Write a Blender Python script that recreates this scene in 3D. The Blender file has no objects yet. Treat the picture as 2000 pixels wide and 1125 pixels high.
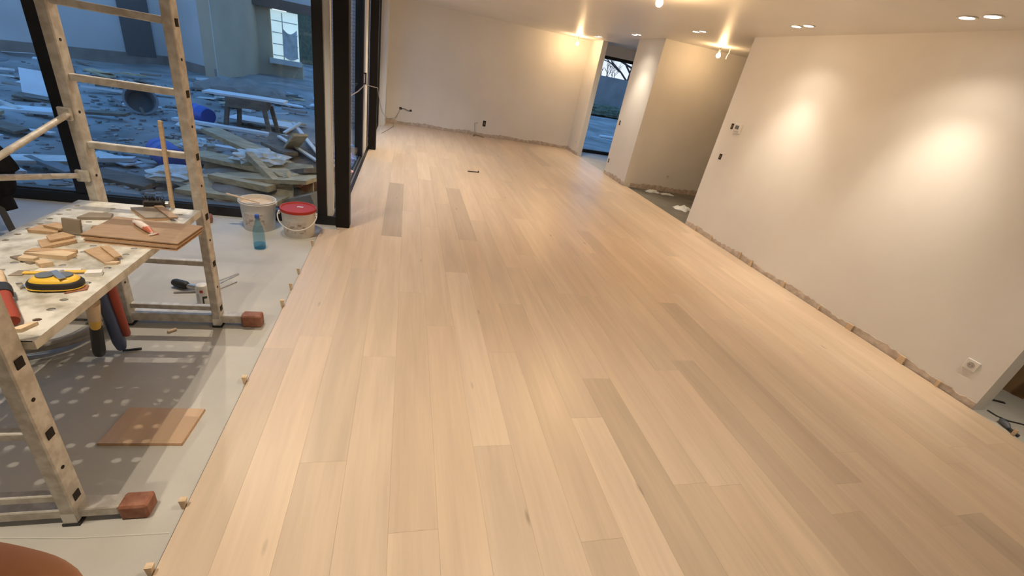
import bpy, bmesh, math, random
from mathutils import Vector, Matrix

random.seed(7)
C = bpy.context.scene.collection
SC = bpy.context.scene

# ------------------------------------------------------------------ camera
YAW, PITCH, ROLL, FPX, CAM_H = 0.2956, -0.4687, 0.1940, 839.0, 1.65
ca, sa, cb, sb, cc, sc_ = math.cos(YAW), math.sin(YAW), math.cos(PITCH), math.sin(PITCH), math.cos(ROLL), math.sin(ROLL)
fwd = Vector((sa*cb, ca*cb, sb)); right0 = Vector((ca, -sa, 0)); up0 = right0.cross(fwd)
c_right = cc*right0 + sc_*up0; c_up = -sc_*right0 + cc*up0
cam_d = bpy.data.cameras.new('camera'); cam = bpy.data.objects.new('camera', cam_d); C.objects.link(cam)
cam_d.sensor_width = 36.0; cam_d.sensor_fit = 'HORIZONTAL'; cam_d.lens = 36.0*FPX/2000.0
cam_d.clip_start = 0.005; cam_d.clip_end = 300
mw = Matrix.Identity(4)
for i in range(3):
    mw[i][0] = c_right[i]; mw[i][1] = c_up[i]; mw[i][2] = -fwd[i]
mw[2][3] = CAM_H
cam.matrix_world = mw
SC.camera = cam

# ------------------------------------------------------------------ world, exposure
SC.view_settings.view_transform = 'Standard'; SC.view_settings.look = 'None'
SC.view_settings.gamma = 1.0; SC.view_settings.use_curve_mapping = False
SC.view_settings.exposure = 0.32
wd = bpy.data.worlds.new('dusk_sky'); SC.world = wd; wd.use_nodes = True
nt = wd.node_tree; nt.nodes.clear()
out = nt.nodes.new('ShaderNodeOutputWorld'); bg = nt.nodes.new('ShaderNodeBackground')
tc = nt.nodes.new('ShaderNodeTexCoord'); sep = nt.nodes.new('ShaderNodeSeparateXYZ'); ramp = nt.nodes.new('ShaderNodeValToRGB')
nt.links.new(tc.outputs['Generated'], sep.inputs[0]); nt.links.new(sep.outputs['Z'], ramp.inputs[0])
nt.links.new(ramp.outputs[0], bg.inputs[0]); nt.links.new(bg.outputs[0], out.inputs[0])
el = ramp.color_ramp.elements
el[0].position = 0.0; el[0].color = (0.86, 0.84, 0.90, 1)
el[1].position = 0.75; el[1].color = (0.16, 0.44, 1.0, 1)
e = el.new(0.22); e.color = (0.34, 0.62, 1.0, 1)
bg.inputs[1].default_value = 1.08

CEIL = 2.5
SCREED = -0.012
WARM = (1.0, 0.86, 0.68)      # recessed spots
AMBER = (1.0, 0.64, 0.32)     # bare bulbs
SPOT_W, BULB_E = 46.0, 1080.0

# ------------------------------------------------------------------ helpers
def new_mat(name):
    m = bpy.data.materials.new(name); m.use_nodes = True
    m.node_tree.nodes.clear()
    return m, m.node_tree
def N(t, kind, **kw):
    n = t.nodes.new(kind)
    for k, v in kw.items():
        if k in n.inputs: n.inputs[k].default_value = v
        else: setattr(n, k, v)
    return n
def mat(name, col, rough=0.6, col2=None, scale=8.0, stretch=(1, 1, 1), metal=0.0, bump=0.0, bscale=40.0, detail=4.0, lo=0.35, hi=0.65, coords='Object', spec=0.5):
    m, t = new_mat(name)
    o = N(t, 'ShaderNodeOutputMaterial'); p = N(t, 'ShaderNodeBsdfPrincipled')
    p.inputs['Roughness'].default_value = rough; p.inputs['Metallic'].default_value = metal
    p.inputs['Base Color'].default_value = (*col, 1); p.inputs['Specular IOR Level'].default_value = spec
    t.links.new(p.outputs[0], o.inputs[0])
    if col2 is not None or bump:
        co = N(t, 'ShaderNodeTexCoord'); mp = N(t, 'ShaderNodeMapping'); mp.inputs['Scale'].default_value = stretch
        t.links.new(co.outputs[coords], mp.inputs[0])
    if col2 is not None:
        nz = N(t, 'ShaderNodeTexNoise', Scale=scale, Detail=detail)
        t.links.new(mp.outputs[0], nz.inputs[0])
        r = N(t, 'ShaderNodeValToRGB'); r.color_ramp.elements[0].position = lo; r.color_ramp.elements[1].position = hi
        r.color_ramp.elements[0].color = (*col, 1); r.color_ramp.elements[1].color = (*col2, 1)
        t.links.new(nz.outputs[0], r.inputs[0]); t.links.new(r.outputs[0], p.inputs['Base Color'])
    if bump:
        n2 = N(t, 'ShaderNodeTexNoise', Scale=bscale, Detail=5.0)
        t.links.new(mp.outputs[0], n2.inputs[0])
        b = N(t, 'ShaderNodeBump', Strength=bump, Distance=0.01)
        t.links.new(n2.outputs[0], b.inputs['Height']); t.links.new(b.outputs[0], p.inputs['Normal'])
    return m
def emit(name, col, s):
    m, t = new_mat(name); o = N(t, 'ShaderNodeOutputMaterial'); e = N(t, 'ShaderNodeEmission')
    e.inputs[0].default_value = (*col, 1); e.inputs[1].default_value = s
    t.links.new(e.outputs[0], o.inputs[0]); return m
def glass(name, tint=(0.93, 0.97, 0.98), base=0.035):
    # flat pane: see-through with a mirror share that grows toward grazing angles
    m, t = new_mat(name); o = N(t, 'ShaderNodeOutputMaterial')
    tr = N(t, 'ShaderNodeBsdfTransparent'); tr.inputs[0].default_value = (*tint, 1)
    gl = N(t, 'ShaderNodeBsdfGlossy'); gl.inputs['Roughness'].default_value = 0.02
    lw = N(t, 'ShaderNodeLayerWeight', Blend=0.5)
    pw = N(t, 'ShaderNodeMath', operation='POWER'); pw.inputs[1].default_value = 5.0
    ml = N(t, 'ShaderNodeMath', operation='MULTIPLY_ADD'); ml.inputs[1].default_value = 0.16; ml.inputs[2].default_value = base
    t.links.new(lw.outputs['Facing'], pw.inputs[0]); t.links.new(pw.outputs[0], ml.inputs[0])
    mx = N(t, 'ShaderNodeMixShader'); t.links.new(ml.outputs[0], mx.inputs[0])
    t.links.new(tr.outputs[0], mx.inputs[1]); t.links.new(gl.outputs[0], mx.inputs[2]); t.links.new(mx.outputs[0], o.inputs[0])
    return m

def obj_color_wood(name):
    m, t = new_mat(name); o = N(t, 'ShaderNodeOutputMaterial'); p = N(t, 'ShaderNodeBsdfPrincipled')
    p.inputs['Roughness'].default_value = 0.36; p.inputs['Specular IOR Level'].default_value = 0.45
    oi = N(t, 'ShaderNodeObjectInfo'); co = N(t, 'ShaderNodeTexCoord')
    add = N(t, 'ShaderNodeVectorMath', operation='MULTIPLY_ADD')
    rnd = N(t, 'ShaderNodeCombineXYZ')
    t.links.new(oi.outputs['Random'], rnd.inputs[0]); t.links.new(oi.outputs['Random'], rnd.inputs[1])
    add.inputs[1].default_value = (57.0, 91.0, 0)
    t.links.new(rnd.outputs[0], add.inputs[0]); t.links.new(co.outputs['Object'], add.inputs[2])
    # fine grain along the board
    mp = N(t, 'ShaderNodeMapping'); mp.inputs['Scale'].default_value = (22, 1.1, 8)
    t.links.new(add.outputs[0], mp.inputs[0])
    g = N(t, 'ShaderNodeTexNoise', Scale=2.2, Detail=6.0, Roughness=0.62); t.links.new(mp.outputs[0], g.inputs[0])
    # broad cathedral bands
    mp2 = N(t, 'ShaderNodeMapping'); mp2.inputs['Scale'].default_value = (7, 0.55, 4)
    t.links.new(add.outputs[0], mp2.inputs[0])
    g2 = N(t, 'ShaderNodeTexNoise', Scale=1.3, Detail=2.0, Distortion=0.6); t.links.new(mp2.outputs[0], g2.inputs[0])
    r1 = N(t, 'ShaderNodeMapRange'); r1.inputs['From Min'].default_value = 0.25; r1.inputs['From Max'].default_value = 0.75
    r1.inputs['To Min'].default_value = 0.93; r1.inputs['To Max'].default_value = 1.05
    t.links.new(g.outputs[0], r1.inputs[0])
    r2 = N(t, 'ShaderNodeMapRange'); r2.inputs['From Min'].default_value = 0.3; r2.inputs['From Max'].default_value = 0.7
    r2.inputs['To Min'].default_value = 0.92; r2.inputs['To Max'].default_value = 1.06
    t.links.new(g2.outputs[0], r2.inputs[0])
    ml = N(t, 'ShaderNodeMath', operation='MULTIPLY'); t.links.new(r1.outputs[0], ml.inputs[0]); t.links.new(r2.outputs[0], ml.inputs[1])
    # sparse knots and mineral streaks
    mp3 = N(t, 'ShaderNodeMapping'); mp3.inputs['Scale'].default_value = (3.2, 0.9, 1)
    t.links.new(add.outputs[0], mp3.inputs[0])
    vo = N(t, 'ShaderNodeTexVoronoi', Scale=1.15); t.links.new(mp3.outputs[0], vo.inputs[0])
    kr = N(t, 'ShaderNodeMapRange'); kr.inputs['From Min'].default_value = 0.015; kr.inputs['From Max'].default_value = 0.05
    kr.inputs['To Min'].default_value = 0.62; kr.inputs['To Max'].default_value = 1.0
    t.links.new(vo.outputs['Distance'], kr.inputs[0])
    ml2 = N(t, 'ShaderNodeMath', operation='MULTIPLY'); t.links.new(ml.outputs[0], ml2.inputs[0]); t.links.new(kr.outputs[0], ml2.inputs[1])
    vm = N(t, 'ShaderNodeVectorMath', operation='SCALE'); t.links.new(oi.outputs['Color'], vm.inputs[0]); t.links.new(ml2.outputs[0], vm.inputs['Scale'])
    t.links.new(vm.outputs[0], p.inputs['Base Color']); t.links.new(p.outputs[0], o.inputs[0])
    return m

M = {}
M['plank'] = obj_color_wood('oiled_oak')
M['plaster'] = mat('white_plaster', (0.80, 0.78, 0.74), 0.85, (0.76, 0.74, 0.70), 1.5, bump=0.04, bscale=120)
M['ceil'] = mat('ceiling_plaster', (0.78, 0.76, 0.72), 0.42, (0.75, 0.73, 0.69), 0.9)
M['raw'] = mat('raw_masonry', (0.46, 0.38, 0.31), 0.95, (0.64, 0.55, 0.46), 14, bump=0.5, bscale=30)
M['screed'] = mat('screed_grey', (0.46, 0.445, 0.405), 0.75, (0.56, 0.545, 0.50), 1.6, bump=0.06, bscale=50, detail=9)
M['black'] = mat('black_aluminium', (0.012, 0.011, 0.011), 0.38)
M['greylip'] = mat('dark_gasket', (0.06, 0.06, 0.06), 0.6)
M['steel'] = mat('black_steel', (0.008, 0.006, 0.005), 0.55, spec=0.3)
M['glass'] = glass('window_glass')
M['alu'] = mat('spattered_aluminium', (0.50, 0.46, 0.40), 0.55, (0.66, 0.63, 0.57), 26, metal=0.25, lo=0.40, hi=0.62)
M['dark'] = mat('dark_cavity', (0.02, 0.015, 0.012), 0.9)
M['cap'] = mat('red_brown_rubber', (0.27, 0.10, 0.055), 0.7, (0.36, 0.16, 0.10), 30, bump=0.2)
M['plat'] = mat('galvanised_platform', (0.70, 0.68, 0.61), 0.5, (0.36, 0.33, 0.26), 16, metal=0.1, detail=10, lo=0.42, hi=0.72, bump=0.15, bscale=60)
M['pine'] = mat('pale_pine', (0.74, 0.58, 0.39), 0.6, (0.64, 0.47, 0.29), 18, stretch=(1, 6, 6))
M['brownwood'] = mat('brown_board', (0.34, 0.22, 0.13), 0.6, (0.40, 0.27, 0.165), 10, stretch=(2, 12, 2))
M['ply'] = mat('ply_edge', (0.66, 0.42, 0.24), 0.7, (0.52, 0.31, 0.17), 40, stretch=(1, 1, 8))
M['scrap'] = mat('oak_offcut', (0.42, 0.27, 0.15), 0.65, (0.52, 0.36, 0.21), 14, stretch=(3, 14, 3))
M['greyscrap'] = mat('grey_offcut', (0.22, 0.17, 0.12), 0.6, (0.30, 0.25, 0.19), 9)
M['white'] = mat('white_plastic', (0.78, 0.76, 0.72), 0.4)
M['bucket'] = mat('bucket_plastic', (0.74, 0.71, 0.66), 0.4, (0.58, 0.50, 0.42), 7, detail=8, lo=0.55, hi=0.80)
M['paste'] = mat('beige_paste', (0.72, 0.53, 0.33), 0.7, (0.80, 0.65, 0.46), 14)
M['red'] = mat('red_lid', (0.46, 0.045, 0.025), 0.5, spec=0.25)
M['print'] = mat('worn_print', (0.66, 0.60, 0.54), 0.5, (0.30, 0.20, 0.15), 34, detail=6, lo=0.50, hi=0.66)
M['yellow'] = mat('yellow_plastic', (0.80, 0.50, 0.05), 0.4)
M['rub'] = mat('black_rubber', (0.022, 0.021, 0.021), 0.55)
M['greyp'] = mat('grey_blue_plastic', (0.13, 0.15, 0.17), 0.45)
M['metal'] = mat('bare_metal', (0.60, 0.58, 0.55), 0.3, metal=0.9)
M['redgrip'] = mat('red_grip', (0.32, 0.06, 0.035), 0.6, spec=0.25)
M['bluegrip'] = mat('blue_grip', (0.035, 0.06, 0.15), 0.5)
M['cable'] = mat('grey_hose', (0.26, 0.24, 0.215), 0.35, (0.36, 0.335, 0.30), 20)
M['fabric'] = mat('black_fabric', (0.006, 0.006, 0.007), 0.95, (0.013, 0.012, 0.012), 12, bump=0.3, bscale=80, spec=0.15)
M['blackbrick'] = mat('dark_brick', (0.34, 0.29, 0.28), 0.9, (0.48, 0.42, 0.40), 20, bump=0.4)
M['mortar'] = mat('mortar', (0.22, 0.21, 0.20), 0.95)
M['mud'] = mat('muddy_ground', (0.17, 0.16, 0.15), 0.9, (0.34, 0.33, 0.32), 0.9, bump=0.6, bscale=6, detail=9)
M['house'] = mat('house_render', (0.46, 0.46, 0.46), 0.9, (0.54, 0.54, 0.54), 0.8)
M['house2'] = mat('house_render_warmed', (0.38, 0.31, 0.225), 0.9, (0.45, 0.37, 0.27), 0.8)  # warm reflected light on these walls is put into their colour
M['plinth'] = mat('house_plinth', (0.20, 0.17, 0.15), 0.95, (0.27, 0.23, 0.20), 3)
M['darkdoor'] = mat('dark_door', (0.10, 0.10, 0.10), 0.6)
M['fascia'] = mat('brown_fascia', (0.13, 0.09, 0.07), 0.8)
M['sheet'] = mat('plastic_sheet', (0.80, 0.82, 0.80), 0.45, (0.66, 0.70, 0.70), 5)
M['glowsheet'] = mat('glowing_sheet', (0.80, 0.82, 0.80), 0.45, (0.66, 0.70, 0.70), 5)
for n_ in M['glowsheet'].node_tree.nodes:
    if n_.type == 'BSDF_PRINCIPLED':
        n_.inputs['Emission Color'].default_value = (0.80, 1.0, 0.95, 1); n_.inputs['Emission Strength'].default_value = 0.45  # emission added to brighten the white sheet, no lamp behind it
M['greysheet'] = mat('grey_sheet', (0.40, 0.42, 0.42), 0.5, (0.56, 0.58, 0.57), 6)
M['film'] = mat('crumpled_film', (0.46, 0.47, 0.46), 0.3, (0.66, 0.66, 0.64), 9, bump=0.6, bscale=14)
M['timber'] = mat('old_timber', (0.36, 0.28, 0.175), 0.85, (0.52, 0.42, 0.27), 5, stretch=(1, 5, 5))
M['timber2'] = mat('dark_timber', (0.13, 0.10, 0.08), 0.9, (0.20, 0.16, 0.12), 5, stretch=(1, 5, 5))
M['whiteboard'] = mat('white_board', (0.66, 0.68, 0.70), 0.6, (0.58, 0.60, 0.62), 4)
M['bluebarrel'] = mat('blue_plastic', (0.04, 0.10, 0.42), 0.4)
M['tarp'] = mat('blue_bag', (0.12, 0.22, 0.62), 0.5, (0.35, 0.45, 0.80), 12)
M['pink'] = mat('pink_bag', (0.72, 0.42, 0.42), 0.6, (0.80, 0.55, 0.53), 10)
M['hedge'] = mat('hedge', (0.06, 0.08, 0.06), 0.9, (0.12, 0.15, 0.10), 8, bump=0.8, bscale=9)
M['fencewall'] = mat('concrete_fence', (0.17, 0.18, 0.19), 0.9, (0.24, 0.25, 0.26), 1.2)
M['bark'] = mat('bark', (0.06, 0.05, 0.045), 0.95)
M['card'] = mat('cardboard', (0.30, 0.18, 0.085), 0.85, (0.36, 0.23, 0.12), 6)
M['tube'] = mat('tube_print', (0.80, 0.70, 0.62), 0.4, (0.55, 0.16, 0.10), 18, lo=0.50, hi=0.58)
M['skin'] = mat('skin', (0.56, 0.26, 0.13), 0.55, (0.48, 0.20, 0.095), 60)
M['chalk'] = mat('pale_string', (0.70, 0.68, 0.63), 0.8)
M['socketblack'] = mat('socket_hole', (0.018, 0.010, 0.008), 0.7)
M['lens'] = emit('lamp_lens', (1.0, 0.90, 0.78), 14.0)
M['bulb'] = emit('bulb_light', AMBER, BULB_E)
M['bulb_dim'] = emit('bulb_light_small', AMBER, BULB_E*0.24)
M['bulb_far'] = emit('bulb_light_far', AMBER, BULB_E*0.36)
m_, t_ = new_mat('blue_bottle'); o_ = N(t_, 'ShaderNodeOutputMaterial')
tr_ = N(t_, 'ShaderNodeBsdfTransparent'); tr_.inputs[0].default_value = (0.74, 0.90, 0.97, 1)
pb_ = N(t_, 'ShaderNodeBsdfPrincipled'); pb_.inputs['Base Color'].default_value = (0.10, 0.30, 0.45, 1); pb_.inputs['Roughness'].default_value = 0.12
mx_ = N(t_, 'ShaderNodeMixShader'); mx_.inputs[0].default_value = 0.2
t_.links.new(tr_.outputs[0], mx_.inputs[1]); t_.links.new(pb_.outputs[0], mx_.inputs[2]); t_.links.new(mx_.outputs[0], o_.inputs[0])
M['bottle'] = m_

# ---- geometry
def box(bm, x0, y0, z0, x1, y1, z1, mtx=None, bev=0.0):
    vs = [bm.verts.new((x, y, z)) for z in (z0, z1) for y in (y0, y1) for x in (x0, x1)]
    fs = [bm.faces.new([vs[i] for i in q]) for q in ((0, 2, 3, 1), (4, 5, 7, 6), (0, 1, 5, 4), (2, 6, 7, 3), (0, 4, 6, 2), (1, 3, 7, 5))]
    if bev:
        es = list({e for f in fs for e in f.edges})
        r = bmesh.ops.bevel(bm, geom=es, offset=bev, segments=1, affect='EDGES')
        vs = list({v for f in r['faces'] for v in f.verts} | {v for v in vs if v.is_valid})
    if mtx is not None: bmesh.ops.transform(bm, matrix=mtx, verts=vs)
    return bm
def cbox(bm, cx, cy, cz, lx, ly, lz, rz=0.0, rx=0.0, ry=0.0, bev=0.0):
    m = Matrix.Translation((cx, cy, cz)) @ Matrix.Rotation(rz, 4, 'Z') @ Matrix.Rotation(ry, 4, 'Y') @ Matrix.Rotation(rx, 4, 'X')
    return box(bm, -lx/2, -ly/2, -lz/2, lx/2, ly/2, lz/2, m, bev)
def tube(bm, pts, r, n=8, closed=False):
    pts = [Vector(p) for p in pts]; rings = []
    rr = r if isinstance(r, (list, tuple)) else [r]*len(pts)
    ref = None
    for i, p in enumerate(pts):
        if closed: d = pts[(i+1) % len(pts)] - pts[i-1]
        else: d = pts[min(i+1, len(pts)-1)] - pts[max(i-1, 0)]
        d.normalize()
        if ref is None:
            ref = Vector((0, 0, 1)) if abs(d.z) < 0.9 else Vector((1, 0, 0))
        a = d.cross(ref).normalized(); b = d.cross(a).normalized(); ref = -b if (-b).dot(ref) > 0 else b
        b = d.cross(a).normalized()
        rings.append([bm.verts.new(p + rr[i]*(math.cos(2*math.pi*k/n)*a + math.sin(2*math.pi*k/n)*b)) for k in range(n)])
    m = len(pts)
    for i in range(m if closed else m-1):
        A, B = rings[i], rings[(i+1) % m]
        for k in range(n): bm.faces.new((A[k], A[(k+1) % n], B[(k+1) % n], B[k]))
    if not closed:
        bm.faces.new(rings[0][::-1]); bm.faces.new(rings[-1])
    return bm
def bar(bm, a, b, w, h):
    a, b = Vector(a), Vector(b); d = (b-a); L = d.length; d.normalize()
    up = Vector((0, 0, 1)) if abs(d.z) < 0.95 else Vector((0, 1, 0))
    s = d.cross(up).normalized(); u = s.cross(d)
    m = Matrix((( d.x, s.x, u.x, a.x), (d.y, s.y, u.y, a.y), (d.z, s.z, u.z, a.z), (0, 0, 0, 1)))
    return box(bm, 0, -w/2, -h/2, L, w/2, h/2, m)
def lathe(bm, prof, cx=0, cy=0, cz=0, n=32, mtx=None):
    rings = []
    for r, z in prof:
        if r < 1e-5: rings.append([bm.verts.new((cx, cy, cz+z))])
        else: rings.append([bm.verts.new((cx+r*math.cos(2*math.pi*k/n), cy+r*math.sin(2*math.pi*k/n), cz+z)) for k in range(n)])
    for A, B in zip(rings, rings[1:]):
        for k in range(n):
            k2 = (k+1) % n
            if len(A) == 1 and len(B) == 1: continue
            if len(A) == 1: bm.faces.new((A[0], B[k], B[k2]))
            elif len(B) == 1: bm.faces.new((A[k], A[k2], B[0]))
            else: bm.faces.new((A[k], A[k2], B[k2], B[k]))
    if mtx is not None: bmesh.ops.transform(bm, matrix=mtx, verts=[v for r in rings for v in r])
    return bm
def prism(bm, poly, z0, z1, mtx=None):
    a = [bm.verts.new((x, y, z0)) for x, y in poly]; b = [bm.verts.new((x, y, z1)) for x, y in poly]
    n = len(poly)
    bm.faces.new(a[::-1]); bm.faces.new(b)
    for k in range(n): bm.faces.new((a[k], a[(k+1) % n], b[(k+1) % n], b[k]))
    if mtx is not None: bmesh.ops.transform(bm, matrix=mtx, verts=a+b)
    return bm
def BM(): return bmesh.new()

def mk(name, bm, m, parent=None, smooth=False, origin=None):
    bmesh.ops.recalc_face_normals(bm, faces=bm.faces)
    off = Vector(origin) if origin is not None else Vector((0, 0, 0))
    if parent is not None and origin is None:
        off = world_of(parent)
    bmesh.ops.translate(bm, vec=-off, verts=bm.verts)
    me = bpy.data.meshes.new(name); bm.to_mesh(me); bm.free(); me.materials.append(m)
    if smooth:
        for p in me.polygons: p.use_smooth = True
        try: me.set_sharp_from_angle(angle=math.radians(40))
        except Exception: pass
    o = bpy.data.objects.new(name, me); C.objects.link(o)
    if parent is not None: o.parent = parent
    else: o.location = off
    return o
def world_of(o):
    v = Vector(o.location)
    while o.parent is not None:
        o = o.parent; v += Vector(o.location)
    return v
def tag(o, label, cat, group=None):
    o['label'] = label; o['category'] = cat
    if group: o['group'] = group
    return o
def thing(name, label, cat, loc, group=None):
    o = bpy.data.objects.new(name, None); C.objects.link(o); o.location = loc; o.empty_display_size = 0.05
    return tag(o, label, cat, group)
def one(name, bm, m, label, cat, loc, group=None, smooth=False):
    return tag(mk(name, bm, m, origin=loc, smooth=smooth), label, cat, group)
def struct(name, bm, m, origin=(0, 0, 0)):
    o = mk(name, bm, m, origin=origin); o['kind'] = 'structure'; return o
def sroot(name, loc):
    o = bpy.data.objects.new(name, None); C.objects.link(o); o.location = loc; o['kind'] = 'structure'; o.empty_display_size = 0.05
    return o
def part(t, name, bm, m, smooth=False, label=None):
    o = mk(name, bm, m, parent=t, smooth=smooth)
    if label: o['label'] = label
    return o

# ================================================================== THE ROOM
FY = 11.1            # far wall
GX = -0.62           # glazing line of the sliding doors
WY = 4.29            # plane of the front window
RX = 4.2             # right wall
PX = 4.12            # pier wall

struct('floor_screed', box(BM(), -5.0, -3.0, -0.15, 9.0, WY+0.05, SCREED), M['screed'], (0, 0, SCREED))
b = BM(); box(b, GX-0.03, WY+0.05, -0.15, RX, FY+0.12, SCREED); box(b, RX, 7.68, -0.15, 9.0, FY+0.12, SCREED); box(b, RX, WY+0.05, -0.15, 9.0, 5.46, SCREED)
struct('floor_screed_far', b, M['screed'], (4, 8, SCREED))
struct('floor_passage', box(BM(), RX, 5.46, -0.15, 9.0, 7.68, SCREED), mat('dark_concrete', (0.15, 0.14, 0.115), 0.8, (0.20, 0.19, 0.16), 3), (6, 6.5, SCREED))
struct('ceiling', (lambda b: (box(b, -5.0, -3.0, CEIL, 9.0, WY+0.12, CEIL+0.25), box(b, GX-0.15, WY+0.12, CEIL, 9.0, FY+0.2, CEIL+0.25), b)[-1])(BM()), M['ceil'], (2, 4, CEIL))
struct('wall_far', box(BM(), -0.46, FY, SCREED, PX, FY+0.2, CEIL), M['plaster'], (2, FY, 0))
struct('wall_far_return', box(BM(), PX, 10.33, SCREED, PX+0.12, FY+0.2, CEIL), M['plaster'], (PX, 10.5, 0))
struct('wall_far_jamb', box(BM(), -0.66, 10.55, SCREED, -0.455, FY+0.2, CEIL), M['plaster'], (-0.5, 10.8, 0))
struct('wall_right', box(BM(), RX, 1.61, SCREED, RX+0.14, 5.535, CEIL), M['plaster'], (RX, 3.5, 0))
struct('wall_right_pier', box(BM(), PX, 7.61, SCREED, PX+0.14, 8.585, CEIL), M['plaster'], (PX, 8.1, 0))
struct('wall_hall', box(BM(), PX+0.14, 7.61, SCREED, 9.0, 7.75, CEIL), M['plaster'], (6, 7.6, 0))
struct('wall_hall_near', box(BM(), RX+0.14, 5.40, SCREED, 9.0, 5.535, CEIL), M['plaster'], (6, 5.5, 0))
struct('wall_hall_end', box(BM(), 9.0, -3.0, SCREED, 9.15, FY+0.2, CEIL), M['plaster'], (9, 4, 0))
struct('wall_right_rear', box(BM(), RX, -3.0, SCREED, RX+0.14, 0.45, CEIL), M['plaster'], (RX, -1, 0))
struct('wall_back', box(BM(), -5.0, -3.15, SCREED, 9.0, -3.0, CEIL), M['plaster'], (2, -3, 0))
struct('wall_left', box(BM(), -5.15, -3.0, SCREED, -5.0, WY+0.1, CEIL), M['plaster'], (-5, 0, 0))
# far right window wall: lintel above, wall beside it
b = BM(); box(b, PX+0.12, FY-0.02, 2.27, 6.3, FY+0.2, CEIL); box(b, 6.3, FY-0.02, SCREED, 9.0, FY+0.2, CEIL)
struct('wall_window_lintel', b, M['plaster'], (5.2, FY, 2.3))

# raw strip where the plaster stops above the floor, with a ragged upper edge
def ragged(name, p0, p1, nrm, h=0.068, seed=1, step=0.035):
    rnd = random.Random(seed); bm = BM(); p0 = Vector(p0); p1 = Vector(p1); nrm = Vector(nrm)
    L = (p1-p0).length; n = max(2, int(L/step)); d = (p1-p0)/n
    prev = None
    for i in range(n+1):
        hh = h + rnd.uniform(-0.012, 0.010) + 0.012*math.sin(i*0.23+seed); t = 0.004 + rnd.uniform(0, 0.004)
        q = p0 + d*i
        row = [bm.verts.new(q + nrm*0.0005 + Vector((0, 0, SCREED))), bm.verts.new(q + nrm*t + Vector((0, 0, SCREED))),
               bm.verts.new(q + nrm*(t*0.8) + Vector((0, 0, hh))), bm.verts.new(q + nrm*0.0005 + Vector((0, 0, hh+0.004)))]
        if prev:
            for k in range(4): bm.faces.new((prev[k], prev[(k+1) % 4], row[(k+1) % 4], row[k]))
        else: bm.faces.new(row)
        prev = row
    bm.faces.new(prev[::-1])
    return struct(name, bm, M['raw'], tuple(p0))
ragged('baseboard_right', (RX, 1.61, 0), (RX, 5.535, 0), (-1, 0, 0), 0.056, 3)
ragged('baseboard_pier', (PX, 7.61, 0), (PX, 8.585, 0), (-1, 0, 0), 0.075, 5)
ragged('baseboard_far', (-0.455, FY, 0), (PX, FY, 0), (0, -1, 0), 0.07, 8)
ragged('baseboard_return', (PX, 10.33, 0), (PX, FY, 0), (-1, 0, 0), 0.07, 9)
ragged('baseboard_hall', (PX+0.14, 7.61, 0), (8.0, 7.61, 0), (0, -1, 0), 0.075, 11)

# ---- oak floor, every board its own piece
fl = struct('floor', box(BM(), -0.7175, -0.6, SCREED, RX-0.002, 4.1, -0.0105), mat('dark_underlay', (0.07, 0.045, 0.03), 0.9), (0, 0, -0.011))
W = 0.1905; X0 = 0.022; PL = 1.9
known = {-1: 0.25, -2: 1.40, 3: 0.31, 4: 0.94, 7: 1.165, 11: 0.945, 15: 0.87, 10: 0.25, 17: 1.17, 12: 1.10, 0: 1.05, 1: 0.6, 2: 1.45, 5: 1.62, 6: 0.05}
tone = {(-1, 4.05): 0.74, (3, 4.11): 0.84, (4, -0.96): 0.90, (10, 0.25): 0.86, (6, 0.05): 0.86, (7, -0.735): 0.93, (2, 3.35): 0.92, (-1, 2.15): 1.05, (11, 0.945): 0.97, (12, 1.10): 0.86, (5, -0.28): 1.10, (11, -0.955): 0.86, (15, -1.03): 0.88}
rp = random.Random(21)
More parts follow.
